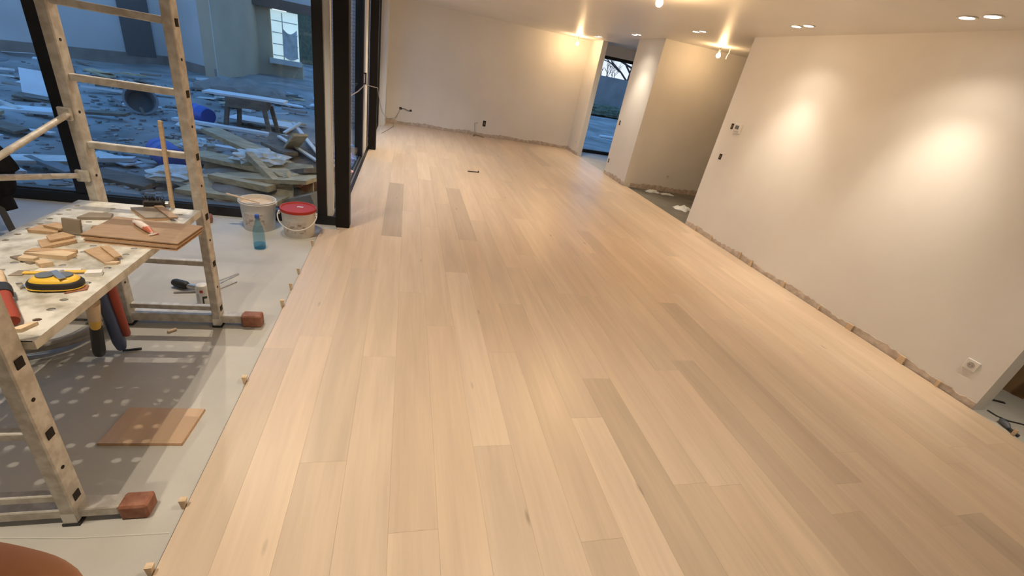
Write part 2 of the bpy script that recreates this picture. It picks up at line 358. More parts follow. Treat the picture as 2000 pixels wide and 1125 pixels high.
for k in range(-4, 22):
    xa = max(X0 + W*k, -0.712); xb = min(X0 + W*(k+1), RX-0.012)
    if xb - xa < 0.02: continue
    offy = known.get(k, rp.uniform(0, PL))
    y = offy - 2*PL
    yend_col = FY-0.012
    while y < yend_col:
        ya, yb = max(y, -0.6), min(y + PL, yend_col); y0key = y; y += PL
        if yb - ya < 0.03: continue
        pieces = [(xa, xb, ya, yb)]
        # the floor stops at the glazing track beside the courtyard and in line with the pier further on
        if xa < -0.585 and yb > 4.1:
            pieces = [(xa, xb, ya, min(yb, 4.1))] if ya < 4.05 else []
            if xb > -0.58: pieces.append((-0.58, xb, max(ya, 4.1), yb))
        if xb > PX - 0.012:
            out = []
            for (a, b_, c, d) in pieces:
                for (lo, hi, lim) in ((-9, 5.54, RX-0.012), (5.54, 7.60, RX+0.0), (7.60, 8.60, PX-0.012), (8.60, 10.32, PX+0.03), (10.32, 12, PX-0.012)):
                    c2, d2 = max(c, lo), min(d, hi); bb = min(b_, lim)
                    if d2 - c2 > 0.03 and bb - a > 0.015: out.append((a, bb, c2, d2))
            pieces = out
        v = rp.gauss(1.0, 0.034); hue = rp.uniform(-0.014, 0.014)
        for (kk, yy), f in tone.items():
            if kk == k and abs(yy - y0key) < 0.15: v = f
        col = (0.665*v*(1+hue), 0.528*v, 0.392*v*(1-hue*1.2), 1)
        for (a, b_, c, d) in pieces:
            if d - c < 0.02 or b_ - a < 0.012: continue
            bm = BM(); g = 0.00015; ch = 0.0005
            x1, x2, y1, y2 = a+g, b_-g, c+g, d-g
            lo = [bm.verts.new(p) for p in ((x1, y1, -0.0104), (x2, y1, -0.0104), (x2, y2, -0.0104), (x1, y2, -0.0104))]
            mi = [bm.verts.new(p) for p in ((x1, y1, -ch), (x2, y1, -ch), (x2, y2, -ch), (x1, y2, -ch))]
            hi = [bm.verts.new(p) for p in ((x1+ch, y1+ch, 0), (x2-ch, y1+ch, 0), (x2-ch, y2-ch, 0), (x1+ch, y2-ch, 0))]
            for A, B in ((lo, mi), (mi, hi)):
                for q in range(4): bm.faces.new((A[q], A[(q+1) % 4], B[(q+1) % 4], B[q]))
            bm.faces.new(hi); bm.faces.new(lo[::-1])
            cx, cy = (a+b_)/2, (c+d)/2
            o = mk('plank', bm, M['plank'], origin=(cx, cy, 0)); o.color = col
            o.parent = fl; o.location = Vector((cx, cy, 0)) - Vector(fl.location)

# ---- front window (courtyard side), fixed glazing in black aluminium
w1 = sroot('window_1', (-2.6, WY, 0))
part(w1, 'frame_sill', box(BM(), -5.0, WY-0.06, SCREED, -0.60, WY+0.06, 0.075), M['black'])
part(w1, 'frame_head', box(BM(), -5.0, WY-0.05, 2.42, -0.60, WY+0.06, CEIL), M['black'])
for xa, xb in ((-2.655, -2.56), (-0.765, -0.685), (-4.98, -4.9)):
    part(w1, 'frame_post', box(BM(), xa, WY-0.05, 0.075, xb, WY+0.06, 2.42), M['black'])
part(w1, 'frame_lip', box(BM(), -4.9, WY-0.035, 0.075, -2.655, WY+0.03, 0.088), M['greylip'])
part(w1, 'frame_lip', box(BM(), -2.56, WY-0.035, 0.075, -0.765, WY+0.03, 0.083), M['greylip'])
for xa, xb in ((-4.9, -2.655), (-2.56, -0.765)):
    part(w1, 'pane', box(BM(), xa, WY-0.004, 0.085, xb, WY+0.004, 2.42), M['glass'])
part(w1, 'jamb_board', box(BM(), -0.685, WY-0.035, 0.075, -0.632, WY+0.05, 2.42), M['plaster'], label='pale jamb strip beside the last black frame post')

# ---- sliding door along the courtyard
d1 = sroot('door_1', (GX, 6.0, 0))
part(d1, 'track', box(BM(), -0.70, WY+0.06, SCREED, -0.585, 10.5, 0.008), M['black'])
part(d1, 'track_rail', box(BM(), -0.668, WY+0.1, 0.008, -0.655, 10.5, 0.022), M['metal'])
part(d1, 'track_rail', box(BM(), -0.628, WY+0.1, 0.008, -0.615, 10.5, 0.022), M['metal'])
part(d1, 'head', box(BM(), -0.72, WY+0.06, 2.40, -0.585, 10.55, CEIL), M['black'])
for ya, yb, xa, xb in ((7.16, 7.28, -0.735, -0.625), (7.98, 8.08, -0.70, -0.62), (10.44, 10.55, -0.70, -0.585), (WY+0.06, WY+0.13, -0.70, -0.64)):
    part(d1, 'stile', box(BM(), xa, ya, 0.023, xb, yb, 2.40), M['black'])
part(d1, 'jamb_board', box(BM(), -0.66, 7.40, 0.0, -0.615, 7.80, 2.40), M['plaster'], label='pale strip beside the far black column')
for ya, yb, x in ((WY+0.13, 7.16, -0.66), (8.08, 10.44, -0.66)):
    part(d1, 'pane', box(BM(), x-0.004, ya, 0.023, x+0.004, yb, 2.40), M['glass'])
b = BM(); bar(b, (-0.60, 7.30, 1.04), (-0.60, 7.30, 1.20), 0.018, 0.022); bar(b, (-0.66, 7.30, 1.05), (-0.592, 7.30, 1.05), 0.02, 0.018); bar(b, (-0.66, 7.30, 1.19), (-0.592, 7.30, 1.19), 0.02, 0.018)
part(d1, 'handle', b, M['black'], label='black pull handle')

for y, lab in ((4.155, 'black square steel column at the corner of the front window, nearest the camera'), (7.855, 'black square steel column farther along the sliding glass doors')):
    t = thing('steel_column', lab, 'column', (-0.533, y+0.06, 0), 'steel columns along the glazing')
    part(t, 'shaft', box(BM(), -0.595, y, 0.0, -0.472, y+0.12, CEIL, bev=0.006), M['steel'])

# ---- far right window seen through the opening behind the pier
w3 = sroot('window_2', (5.2, FY, 0))
part(w3, 'frame_sill', box(BM(), PX+0.12, FY-0.04, SCREED, 6.3, FY+0.06, 0.07), M['black'])
part(w3, 'frame_head', box(BM(), PX+0.12, FY-0.02, 2.20, 6.3, FY+0.06, 2.27), M['black'])
for xa, xb in ((PX+0.12, PX+0.19), (6.22, 6.3), (5.42, 5.50)):
    part(w3, 'frame_post', box(BM(), xa, FY-0.02, 0.07, xb, FY+0.06, 2.20), M['black'])
for xa, xb in ((PX+0.19, 5.42), (5.50, 6.22)):
    part(w3, 'pane', box(BM(), xa, FY+0.016, 0.07, xb, FY+0.024, 2.20), M['glass'])

# ================================================================== LIGHTS THE ROOM HAS, PLUS AN ADDED PAIR
def spot(x, y, label, group, energy=None, size=90, wash=False):
    t = thing('ceiling_spotlight', label, 'spotlight', (x, y, CEIL), group)
    b = BM(); lathe(b, [(0.060, 0.0), (0.063, -0.004), (0.060, -0.007), (0.045, -0.006), (0.043, 0.0)], x, y, CEIL, 24)
    part(t, 'trim_ring', b, M['white'], True)
    b = BM(); lathe(b, [(0.0, -0.003), (0.043, -0.003), (0.043, -0.001), (0.0, -0.001)], x, y, CEIL, 24)
    part(t, 'lens', b, M['lens'], True, 'glowing white lens')
    ld = bpy.data.lights.new('spot_beam', 'SPOT'); ld.energy = energy or SPOT_W; ld.color = WARM
    ld.spot_size = math.radians(size); ld.spot_blend = 1.0; ld.shadow_soft_size = 0.009
    lo = bpy.data.objects.new('spot_beam', ld); C.objects.link(lo); lo.parent = t; lo.location = (0, 0, -0.02)
    if wash:      # reflector lamp: a tight core tipped a little to the wall, plus its wide spill
        lo.rotation_euler = (0, -math.radians(6), 0)
        l2 = ld.copy(); l2.energy = ld.energy*0.27; l2.spot_size = math.radians(124)
        o2 = bpy.data.objects.new('spot_spill', l2); C.objects.link(o2); o2.parent = t; o2.location = (0, 0, -0.022)
    return t
row = [(2.76, 'first pair nearest the camera'), (4.32, 'second pair'), (6.11, 'third pair'), (8.00, 'fourth pair'), (9.75, 'fifth and farthest pair')]
for (y, nm), kk in zip(row, (1.12, 0.95, 0.9, 0.85, 0.85)):
    spot(3.76, y-0.078, 'recessed ceiling spot, nearer lamp of the %s by right wall' % nm, 'paired spots along the right wall', SPOT_W*kk*0.78, 68, True)
    spot(3.76, y+0.078, 'recessed ceiling spot, farther lamp of the %s by right wall' % nm, 'paired spots along the right wall', SPOT_W*kk*0.78, 68, True)
# the same fittings go on outside the frame, plus one added pair
for i, (x, y) in enumerate(((3.76, 1.14),)):
    for s, w in ((-1, 'nearer'), (1, 'farther')): spot(x, y+s*0.078, 'ceiling spot outside the picture, %s lamp of the %s pair along the right wall' % (w, ('sixth', 'seventh')[i]), 'spots outside the picture', SPOT_W*0.6, 68, True)
for x, y, nm, k in ((-1.16, 1.15, 'above the scaffold', 1.15), (-1.16, 3.25, 'by the front window', 1.1), (0.95, 1.15, 'above the camera', 1.15), (0.35, 5.8, 'beside the near column', 1.45), (0.05, 8.4, 'beside the far column', 1.9), (0.95, -1.2, 'added behind the camera', 0.5)):  # pair behind the camera is unseen, added as fill light
    for s, w in ((-1, 'left'), (1, 'right')): spot(x+s*0.08, y, 'ceiling spot outside the picture, %s lamp of the pair %s' % (w, nm), 'spots outside the picture', SPOT_W*k, 108 if y < 8 else 128)

def bulb(x, y, z, label, m='bulb'):
    t = thing('bare_bulb', label, 'light bulb', (x, y, CEIL), 'bare bulbs hanging from the ceiling')
    b = BM(); tube(b, [(x, y, CEIL), (x+0.004, y+0.003, (CEIL+z)/2+0.04), (x, y, z+0.075)], 0.003, 6); part(t, 'wire', b, M['rub'])
    b = BM(); lathe(b, [(0.0, 0.085), (0.014, 0.085), (0.016, 0.05), (0.014, 0.032), (0.0, 0.032)], x, y, z, 16); part(t, 'socket', b, M['white'], True)
    b = BM(); lathe(b, [(0.0, -0.033), (0.015, -0.029), (0.027, -0.017), (0.031, 0.0), (0.026, 0.018), (0.014, 0.034), (0.0, 0.036)], x, y, z, 20)
    part(t, 'glass_bulb', b, M[m], True, 'glowing bulb')
bulb(2.19, 4.36, 2.395, 'bare glowing bulb at the top edge over the middle of the oak floor')
bulb(3.60, 10.52, 2.345, 'bare glowing bulb hanging in the far corner by the opening', 'bulb_far')
bulb(4.74, 6.95, 2.365, 'bare glowing bulb hanging in the side passage', 'bulb_dim')
t = one('ceiling_wire', tube(BM(), [(4.94, 7.0, CEIL), (4.95, 7.0, 2.44), (4.925, 6.99, 2.39), (4.915, 6.98, 2.345)], 0.005, 6), M['chalk'], 'short loose wire end hanging beside the passage bulb', 'wire', (4.94, 7.0, CEIL))

# ================================================================== SCAFFOLD
sx0, sx1 = -1.455, -1.012      # rail centres
fy_n, fy_f = 1.222, 2.458
t = thing('work_scaffold', 'folding aluminium scaffold with two ladder end frames, spattered with plaster', 'scaffold', (-1.23, 1.84, SCREED))
RUNGS = (0.105, 0.395, 0.672, 0.985, 1.275, 1.565, 1.855)
for fy, top in ((fy_f, 2.0), (fy_n, 1.19)):
    sx1 = -1.012 if fy > 2 else -1.041
    for sx in (sx0, sx1):
        r = part(t, 'rail', box(BM(), sx-0.021, fy-0.033, SCREED+0.012, sx+0.021, fy+0.033, top, bev=0.004), M['alu'])
        s = 1
        for z in [q for q in (0.25, 0.54, 0.84, 1.13, 1.42) if q < top]:
            b = BM(); lathe(b, [(0.0, 0.0), (0.0065, 0.0), (0.0065, 0.0025), (0.0, 0.0025)], 0, 0, 0, 10, Matrix.Translation((sx+0.0205, fy-0.006, z)) @ Matrix.Rotation(math.pi/2, 4, 'Y'))
            part(r, 'rivet', b, M['dark'])
    for z in [q for q in RUNGS if q < top-0.02]:
        g = part(t, 'rung', box(BM(), sx0+0.0215, fy-0.015, z-0.015, sx1-0.0215, fy+0.015, z+0.015, bev=0.003), M['alu'])
        b = BM(); box(b, sx1+0.0212, fy-0.014, z-0.016, sx1+0.0235, fy+0.014, z+0.016); part(t, 'rung_end', b, M['dark'], label='dark open end of a rung')
    xr = -0.905 if fy < 2 else -0.885; cl = 0.088 if fy < 2 else 0.105
    part(t, 'foot_bar', box(BM(), -1.85, fy-0.020, 0.010, xr, fy+0.036, 0.062 if fy > 2 else 0.052, bev=0.004), M['alu'])
    part(t, 'foot_cap', box(BM(), xr, fy-0.026, SCREED, xr+cl, fy+0.042, 0.054 if fy < 2 else 0.066, bev=0.007), M['cap'], label='red-brown rubber end cap')
    part(t, 'foot_cap', box(BM(), -1.955, fy-0.026, SCREED, -1.85, fy+0.042, 0.058, bev=0.007), M['cap'], label='red-brown rubber end cap')
    for sx in (sx0, sx1):
        b = BM(); cbox(b, sx, fy, SCREED+0.006, 0.05, 0.074, 0.012); part(t, 'rail_foot', b, M['rub'])
        b = BM(); box(b, sx-0.02, fy-0.0345, 0.0, sx+0.02, fy-0.0332, 0.05); part(t, 'bracket', b, M['metal'])
part(t, 'brace', tube(BM(), [(sx0, fy_f-0.036, 1.125), (sx0, fy_n+0.036, 0.86)], 0.0125, 10), M['alu'], True)
part(t, 'brace', tube(BM(), [(sx0-0.027, fy_f-0.036, 0.84), (sx0-0.027, fy_n+0.036, 1.12)], 0.0125, 10), M['alu'], True)
for yy, zz in ((fy_f-0.045, 1.122), (fy_f-0.045, 0.843), (fy_n+0.045, 0.862), (fy_n+0.045, 1.117)):
    b = BM(); cbox(b, sx0-0.012, yy, zz, 0.05, 0.018, 0.055, bev=0.004); part(t, 'brace_clamp', b, M['alu'])

# perforated platform, with real holes
PZ = 0.72
px0, px1, py0, py1 = -1.512, -0.998, 1.262, 2.416
def platform():
    bm = BM(); r = 0.0095; ns = 8
    rows = [-1.056, -1.195, -1.335, -1.475]; ys = [py0 + 0.05 + 0.0602*i for i in range(18)]
    xs_c = sorted(rows)
    # cell borders
    xb = [px0] + [ (a+b)/2 for a, b in zip(xs_c, xs_c[1:])] + [px1]
    yb = [py0] + [(a+b)/2 for a, b in zip(ys, ys[1:])] + [py1]
    zt, zb_ = PZ, PZ-0.004
    cache = {}
    def V(x, y, z):
        k = (round(x, 5), round(y, 5), round(z, 5))
        if k not in cache: cache[k] = bm.verts.new((x, y, z))
        return cache[k]
    for i, hx in enumerate(xs_c):
        for j, hy in enumerate(ys):
            x0, x1, y0, y1 = xb[i], xb[i+1], yb[j], yb[j+1]
            outer = [(x1, hy), (x1, y1), (hx, y1), (x0, y1), (x0, hy), (x0, y0), (hx, y0), (x1, y0)]
            inner = [(hx+r*1.25*math.cos(a*math.pi/4), hy+r*math.sin(a*math.pi/4)) for a in range(8)]
            for k in range(8):
                k2 = (k+1) % 8
                bm.faces.new([V(*outer[k], zt), V(*outer[k2], zt), V(*inner[k2], zt), V(*inner[k], zt)])
                bm.faces.new([V(*outer[k2], zb_), V(*outer[k], zb_), V(*inner[k], zb_), V(*inner[k2], zb_)])
                bm.faces.new([V(*inner[k], zt), V(*inner[k2], zt), V(*inner[k2], zb_), V(*inner[k], zb_)])
    return bm
t = thing('scaffold_platform', 'perforated galvanised steel platform with plaster dust, laid on the scaffold rungs', 'platform', (-1.255, 1.84, PZ-0.03))
part(t, 'deck', platform(), M['plat'])
for xa, xb_ in ((px0, px0+0.004), (px1-0.004, px1)):
    part(t, 'side_flange', box(BM(), xa, py0, PZ-0.030, xb_, py1, PZ-0.0001), M['plat'])
for ya, yb_ in ((py0, py0+0.004), (py1-0.004, py1)):
    part(t, 'end_flange', box(BM(), px0+0.004, ya, PZ-0.030, px1-0.004, yb_, PZ-0.004), M['plat'])
for y0_, y1_ in ((py0-0.058, py0+0.0), (py1, py1+0.06)):
    for xh in (-1.40, -1.23, -1.07):
        part(t, 'hook', box(BM(), xh-0.02, y0_, 0.6875, xh+0.02, y1_, 0.694), M['plat'])

# ---- boards and scraps on the platform
def quadpoly(name, pts, z0, th, m, label, cat, edge=None, group=None):
    c = (sum(p[0] for p in pts)/len(pts), sum(p[1] for p in pts)/len(pts), z0)
    t = thing(name, label, cat, c, group)
    part(t, 'slab', prism(BM(), pts, z0+0.001, z0+th), m)
    if edge is not None:
        ins = [(c[0]+(p[0]-c[0])*1.006, c[1]+(p[1]-c[1])*1.006) for p in pts]
        part(t, 'core_edge', prism(BM(), ins, z0, z0+th*0.6), edge)
    return t
def floorboard(pts, z0, label):
    c = (sum(p[0] for p in pts)/4, sum(p[1] for p in pts)/4, z0)
    t = thing('floor_sample', label, 'board', c)
    ins = [(c[0]+(p[0]-c[0])*0.955, c[1]+(p[1]-c[1])*0.93) for p in pts]
    part(t, 'under_layer', prism(BM(), pts, z0, z0+0.0045), M['ply'])
    part(t, 'groove_core', prism(BM(), ins, z0+0.0045, z0+0.0095), M['ply'])
    part(t, 'face_layer', prism(BM(), pts, z0+0.0095, z0+0.0145), M['brownwood'])
floorboard([(-1.240, 1.944), (-0.905, 1.917), (-0.888, 2.130), (-1.224, 2.158)], PZ, 'brown board lying underneath the upper board on the platform')
floorboard([(-1.254, 1.957), (-0.903, 1.929), (-0.885, 2.144), (-1.238, 2.173)], PZ+0.0148, 'wide brown board on top of the stacked pair, overhanging the platform')
t = thing('glue_tube', 'crumpled white and red glue tube lying on the brown board', 'tube', (-1.07, 2.05, PZ+0.029))
b = BM(); tube(b, [(-1.122, 2.095, PZ+0.039), (-1.10, 2.075, PZ+0.044), (-1.05, 2.028, PZ+0.043), (-1.022, 2.002, PZ+0.034)], [0.012, 0.0145, 0.0135, 0.005], 12); part(t, 'body', b, M['tube'], True)
b = BM(); cbox(b, -1.017, 1.998, PZ+0.0335, 0.034, 0.008, 0.004, rz=math.radians(45)); part(t, 'crimped_end', b, M['tube'])
b = BM(); tube(b, [(-1.124, 2.097, PZ+0.039), (-1.138, 2.110, PZ+0.038)], 0.008, 10); part(t, 'screw_cap', b, M['white'], True)
quadpoly('offcut', [(-1.385, 2.170), (-1.275, 2.197), (-1.290, 2.250), (-1.375, 2.238)], PZ, 0.012, M['greyscrap'], 'thin dark grey offcut lying left of the brown boards', 'offcut')
quadpoly('offcut', [(-1.262, 2.335), (-1.148, 2.218), (-1.066, 2.250), (-1.178, 2.372)], PZ, 0.016, M['greyscrap'], 'grey square board scrap with an orange edge at the far end of the platform', 'offcut', M['ply'])
quadpoly('offcut', [(-1.175, 2.362), (-1.054, 2.228), (-1.026, 2.244), (-1.148, 2.380)], PZ+0.016, 0.008, M['brownwood'], 'narrow brown strip lying across the grey scrap at the far end', 'offcut')
t = thing('hand_brush', 'black bristle brush block with a silver end beside the far rail', 'brush', (-1.18, 2.39, PZ))
b = BM(); cbox(b, -1.185, 2.392, PZ+0.022, 0.088, 0.034, 0.040, rz=0.2, bev=0.006); part(t, 'block', b, M['rub'])
b = BM()
for i in range(40):
    x = -1.225 + 0.08*random.random(); y = 2.380+0.03*random.random()
    tube(b, [(x, y, PZ+0.04), (x+random.uniform(-.008, .008), y+random.uniform(-.008, .008), PZ+0.058)], 0.0016, 4)
o = part(t, 'bristles', b, M['rub']); o['kind'] = 'stuff'
b = BM(); tube(b, [(-1.141, 2.401, PZ+0.024), (-1.128, 2.404, PZ+0.024)], 0.015, 12); part(t, 'end_cap', b, M['metal'], True)
quadpoly('offcut', [(-1.455, 1.996), (-1.352, 1.990), (-1.372, 2.050), (-1.445, 2.055)], PZ, 0.014, M['scrap'], 'oak offcut at the left edge of the platform beside the upright block', 'offcut')
quadpoly('offcut', [(-1.42, 2.03), (-1.345, 2.004), (-1.338, 2.046), (-1.40, 2.07)], PZ+0.0145, 0.010, M['scrap'], 'oak offcut resting on the leftmost offcut', 'offcut')
t = one('offcut', cbox(BM(), -1.312, 2.016, PZ+0.0335, 0.066, 0.014, 0.066, rz=-0.12, rx=-0.18, bev=0.002), M['greyscrap'], 'square brown offcut standing upright on its edge among the scraps', 'offcut', (-1.312, 2.016, PZ))
quadpoly('offcut', [(-1.365, 1.902), (-1.318, 1.842), (-1.255, 1.930), (-1.315, 1.972)], PZ, 0.014, M['scrap'], 'oak offcut in the middle of the scraps below the upright block', 'offcut')
quadpoly('offcut', [(-1.352, 1.930), (-1.316, 1.888), (-1.268, 1.950), (-1.326, 1.978)], PZ+0.0145, 0.009, M['scrap'], 'smaller offcut lying on top of the middle scrap', 'offcut')
quadpoly('offcut', [(-1.348, 1.806), (-1.205, 1.835), (-1.21, 1.850), (-1.34, 1.84)], PZ, 0.012, M['scrap'], 'long thin oak sliver behind the pale wedge-shaped offcut', 'offcut')
quadpoly('offcut', [(-1.335, 1.782), (-1.200, 1.772), (-1.192, 1.812), (-1.24, 1.822)], PZ, 0.018, M['pine'], 'pale wedge-shaped offcut in front of the oak scraps', 'offcut')
quadpoly('offcut', [(-1.366, 1.764), (-1.282, 1.722), (-1.270, 1.742), (-1.345, 1.785)], PZ, 0.008, M['greyscrap'], 'grey flat sliver under the two small pale blocks', 'offcut')
quadpoly('offcut', [(-1.322, 1.734), (-1.272, 1.728), (-1.268, 1.748), (-1.318, 1.760)], PZ+0.0082, 0.014, M['pine'], 'small pale block on the grey sliver', 'offcut')
quadpoly('offcut', [(-1.266, 1.722), (-1.240, 1.700), (-1.212, 1.722), (-1.250, 1.742)], PZ, 0.018, M['pine'], 'small pale cut block right of the grey sliver', 'offcut')
quadpoly('offcut', [(-1.190, 1.850), (-1.075, 1.756), (-1.055, 1.800), (-1.160, 1.905)], PZ, 0.009, M['scrap'], 'flat oak offcut just in front of the stacked brown boards', 'offcut')
quadpoly('offcut', [(-1.150, 1.880), (-1.060, 1.790), (-1.045, 1.808), (-1.128, 1.895)], PZ+0.0095, 0.008, M['scrap'], 'narrow oak offcut lying on the flat one in front of the boards', 'offcut')
quadpoly('offcut', [(-1.075, 1.752), (-1.040, 1.760), (-1.035, 1.775), (-1.060, 1.772)], PZ, 0.010, M['pine'], 'tiny pale chip at the corner of the flat oak offcut', 'offcut')
quadpoly('offcut', [(-1.285, 2.075), (-1.250, 2.085), (-1.262, 2.108), (-1.290, 2.098)], PZ, 0.009, M['scrap'], 'tiny chip between the upright block and the brown boards', 'offcut')
quadpoly('offcut', [(-1.085, 1.655), (-1.040, 1.668), (-1.050, 1.695), (-1.090, 1.682)], PZ, 0.014, M['white'], 'small pale block with a red-brown end beside the ruler tip', 'offcut')
t = thing('folding_rule', 'yellow folding rule lying behind the tape measure', 'ruler', (-1.165, 1.665, PZ))
for i, (a_, b_, z) in enumerate((((-1.262, 1.655), (-1.155, 1.672), 0.004), ((-1.162, 1.668), (-1.068, 1.688), 0.008))):
    b = BM(); bar(b, (a_[0], a_[1], PZ+z), (b_[0], b_[1], PZ+z), 0.016, 0.0038); part(t, 'rule_blade', b, M['yellow'])
b = BM(); lathe(b, [(0.0, 0.0), (0.006, 0.0), (0.006, 0.003), (0.0, 0.003)], -1.158, 1.670, PZ+0.0098, 10); part(t, 'pivot', b, M['metal'])
quadpoly('offcut', [(-1.29, 1.632), (-1.255, 1.640), (-1.255, 1.675), (-1.285, 1.672)], PZ, 0.003, M['greyscrap'], 'thin grey scrap at the left end of the folding rule', 'offcut')
quadpoly('offcut', [(-1.245, 1.676), (-1.12, 1.690), (-1.125, 1.715), (-1.24, 1.70)], PZ, 0.002, M['white'], 'white paper strip behind the folding rule', 'paper')

# tape measure
tm = thing('tape_measure', 'yellow and black tape measure with a grey top lying on the platform', 'tape measure', (-1.115, 1.575, PZ))
TM = Matrix.Translation((-1.118, 1.572, PZ)) @ Matrix.Rotation(math.radians(8), 4, 'Z')
def ell(a, b_, n=28, sq=2.6):
    return [(math.copysign(abs(math.cos(2*math.pi*k/n))**(2/sq), math.cos(2*math.pi*k/n))*a, math.copysign(abs(math.sin(2*math.pi*k/n))**(2/sq), math.sin(2*math.pi*k/n))*b_) for k in range(n)]
def loft(levels, mtx, n=32):
    bm = BM(); rings = []
    for a_, b_, z_ in levels:
        rings.append([bm.verts.new((x_, y_, z_)) for x_, y_ in ell(a_, b_, n)])
    for A_, B_ in zip(rings, rings[1:]):
        for k in range(n): bm.faces.new((A_[k], A_[(k+1) % n], B_[(k+1) % n], B_[k]))
    bm.faces.new(rings[0][::-1]); bm.faces.new(rings[-1])
    bmesh.ops.transform(bm, matrix=mtx, verts=bm.verts)
    return bm
part(tm, 'case', loft([(0.060, 0.030, 0.001), (0.070, 0.039, 0.005), (0.073, 0.041, 0.012), (0.073, 0.041, 0.022), (0.068, 0.038, 0.030), (0.058, 0.032, 0.034)], TM), M['rub'], True)
part(tm, 'lower_trim', loft([(0.070, 0.039, 0.006), (0.0745, 0.0425, 0.007), (0.0745, 0.0425, 0.009), (0.071, 0.040, 0.010)], TM), M['yellow'], True)
part(tm, 'upper_shell', loft([(0.066, 0.037, 0.027), (0.064, 0.036, 0.032), (0.056, 0.031, 0.040), (0.046, 0.025, 0.043)], TM), M['yellow'], True)
for sx_ in (-1, 1):
    m2 = TM @ Matrix.Translation((sx_*0.024, 0.004, 0.042))
    part(tm, 'grip_pad', prism(BM(), ell(0.024, 0.022, 20, 2.0), 0.0, 0.006, m2), M['greyp'])
m2 = TM @ Matrix.Translation((0.012, 0.0, 0.048)) @ Matrix.Rotation(-0.9, 4, 'Z')
part(tm, 'belt_clip', box(BM(), -0.036, -0.009, 0.0002, 0.036, 0.009, 0.0026, m2), M['metal'])
b = BM(); bar(b, (-1.186, 1.566, PZ+0.008), (-1.212, 1.562, PZ+0.004), 0.02, 0.0012); bar(b, (-1.211, 1.562, PZ+0.0055), (-1.213, 1.562, PZ+0.017), 0.018, 0.0015)
part(tm, 'tape_hook', b, M['metal'])
quadpoly('offcut', [(-1.075, 1.528), (-1.028, 1.560), (-1.040, 1.592), (-1.066, 1.575)], PZ, 0.004, M['cap'], 'flat red-brown scrap under the right end of the tape measure', 'offcut')

# red handled tool and wood stick at the near end
t = thing('hand_tool', 'hand tool with red grip and black collar lying at the left image edge', 'tool', (-1.13, 1.42, PZ))
b = BM(); tube(b, [(-1.185, 1.463, PZ+0.030), (-1.150, 1.413, PZ+0.031), (-1.098, 1.350, PZ+0.024), (-1.084, 1.330, PZ+0.021)], [0.017, 0.019, 0.019, 0.017], 12); part(t, 'grip', b, M['redgrip'], True)
b = BM(); tube(b, [(-1.222, 1.513, PZ+0.026), (-1.200, 1.483, PZ+0.028), (-1.182, 1.460, PZ+0.030)], [0.020, 0.022, 0.020], 12); part(t, 'collar', b, M['rub'], True)
b = BM(); tube(b, [(-1.310, 1.633, PZ+0.012), (-1.222, 1.513, PZ+0.024)], [0.010, 0.012], 10); part(t, 'wooden_shaft', b, M['pine'], True)
quadpoly('offcut', [(-1.078, 1.300), (-1.055, 1.335), (-1.035, 1.345), (-1.05, 1.302)], PZ, 0.012, M['pine'], 'pale chip at the near corner of the platform beside the red grip', 'offcut')

# thin lath leaning behind the far rail
one('wooden_lath', bar(BM(), (-1.116, 2.405, PZ+0.004), (-1.106, 2.418, 1.145), 0.016, 0.012), M['pine'], 'thin pale lath standing upright on the platform beside the right far rail', 'lath', (-1.116, 2.405, PZ))

# ================================================================== THINGS ON THE SCREED
Z0 = SCREED
def bucket(loc, r, h, label, lid):
    x, y = loc; t = thing('bucket', label, 'bucket', (x, y, Z0), 'plastic buckets by the window')
    b = BM(); lathe(b, [(0.0, 0.0), (r*0.86, 0.0), (r*0.88, 0.006), (r*0.985, h-0.03), (r*1.03, h-0.03), (r*1.03, h-0.018), (r*1.0, h-0.016), (r*1.0, h-0.004), (r*1.035, h), (r*0.985, h), (r*0.97, h-0.02), (r*0.86, 0.012), (0.0, 0.012)], x, y, Z0, 40)
    part(t, 'pail', b, M['bucket'], True)
    # worn print patch, on the side that faces the room
    bm = BM(); n = 14
    for i in range(n+1):
        a = math.radians(-128 + 74*i/n)
        for z, k in ((h*0.20, 0.90), (h*0.62, 0.945)):
            bm.verts.new((x+(r*k+0.0012)*math.cos(a), y+(r*k+0.0012)*math.sin(a), Z0+z))
    bm.verts.ensure_lookup_table()
    for i in range(n): bm.faces.new([bm.verts[j] for j in (2*i, 2*i+2, 2*i+3, 2*i+1)])
    part(t, 'worn_label', bm, M['print'], True, 'worn brown print')
    if lid:
        b = BM(); lathe(b, [(0.0, h-0.002), (r*0.93, h-0.002), (r*0.96, h+0.006), (r*1.05, h+0.006), (r*1.06, h-0.018), (r*1.045, h-0.018), (r*1.04, h-0.001), (0.0, h-0.006)], x, y, Z0, 40)
        l = part(t, 'lid', b, M['red'], True, 'red plastic lid')
        b = BM(); cbox(b, x+0.012, y+0.02, Z0+h+0.0005, 0.05, 0.018, 0.003, rz=0.05); part(l, 'sticker', b, M['white'])
    return t
BR = 0.140; BH = 0.262
t1 = bucket((-1.213, 4.03), BR, BH, 'open white bucket of beige paste with a stirring stick, against the window', False)
b = BM(); lathe(b, [(0.0, BH-0.040), (BR*0.955, BH-0.036), (BR*0.945, BH-0.055), (0.0, BH-0.055)], -1.213, 4.03, Z0, 36); part(t1, 'paste_crust', b, M['paste'], True)
b = BM(); tube(b, [(-1.213-0.145*math.cos(a)*1.02, 4.03-0.145*math.sin(a)*1.02, Z0+BH-0.012) for a in [math.pi*0.05+i*math.pi*0.9/16 for i in range(17)]], 0.0035, 6)
part(t1, 'handle', b, M['white'], True)
for s in (-1, 1):
    b = BM(); cbox(b, -1.213+s*0.147, 4.03, Z0+BH-0.022, 0.014, 0.036, 0.034, bev=0.004); part(t1, 'handle_lug', b, M['white'])
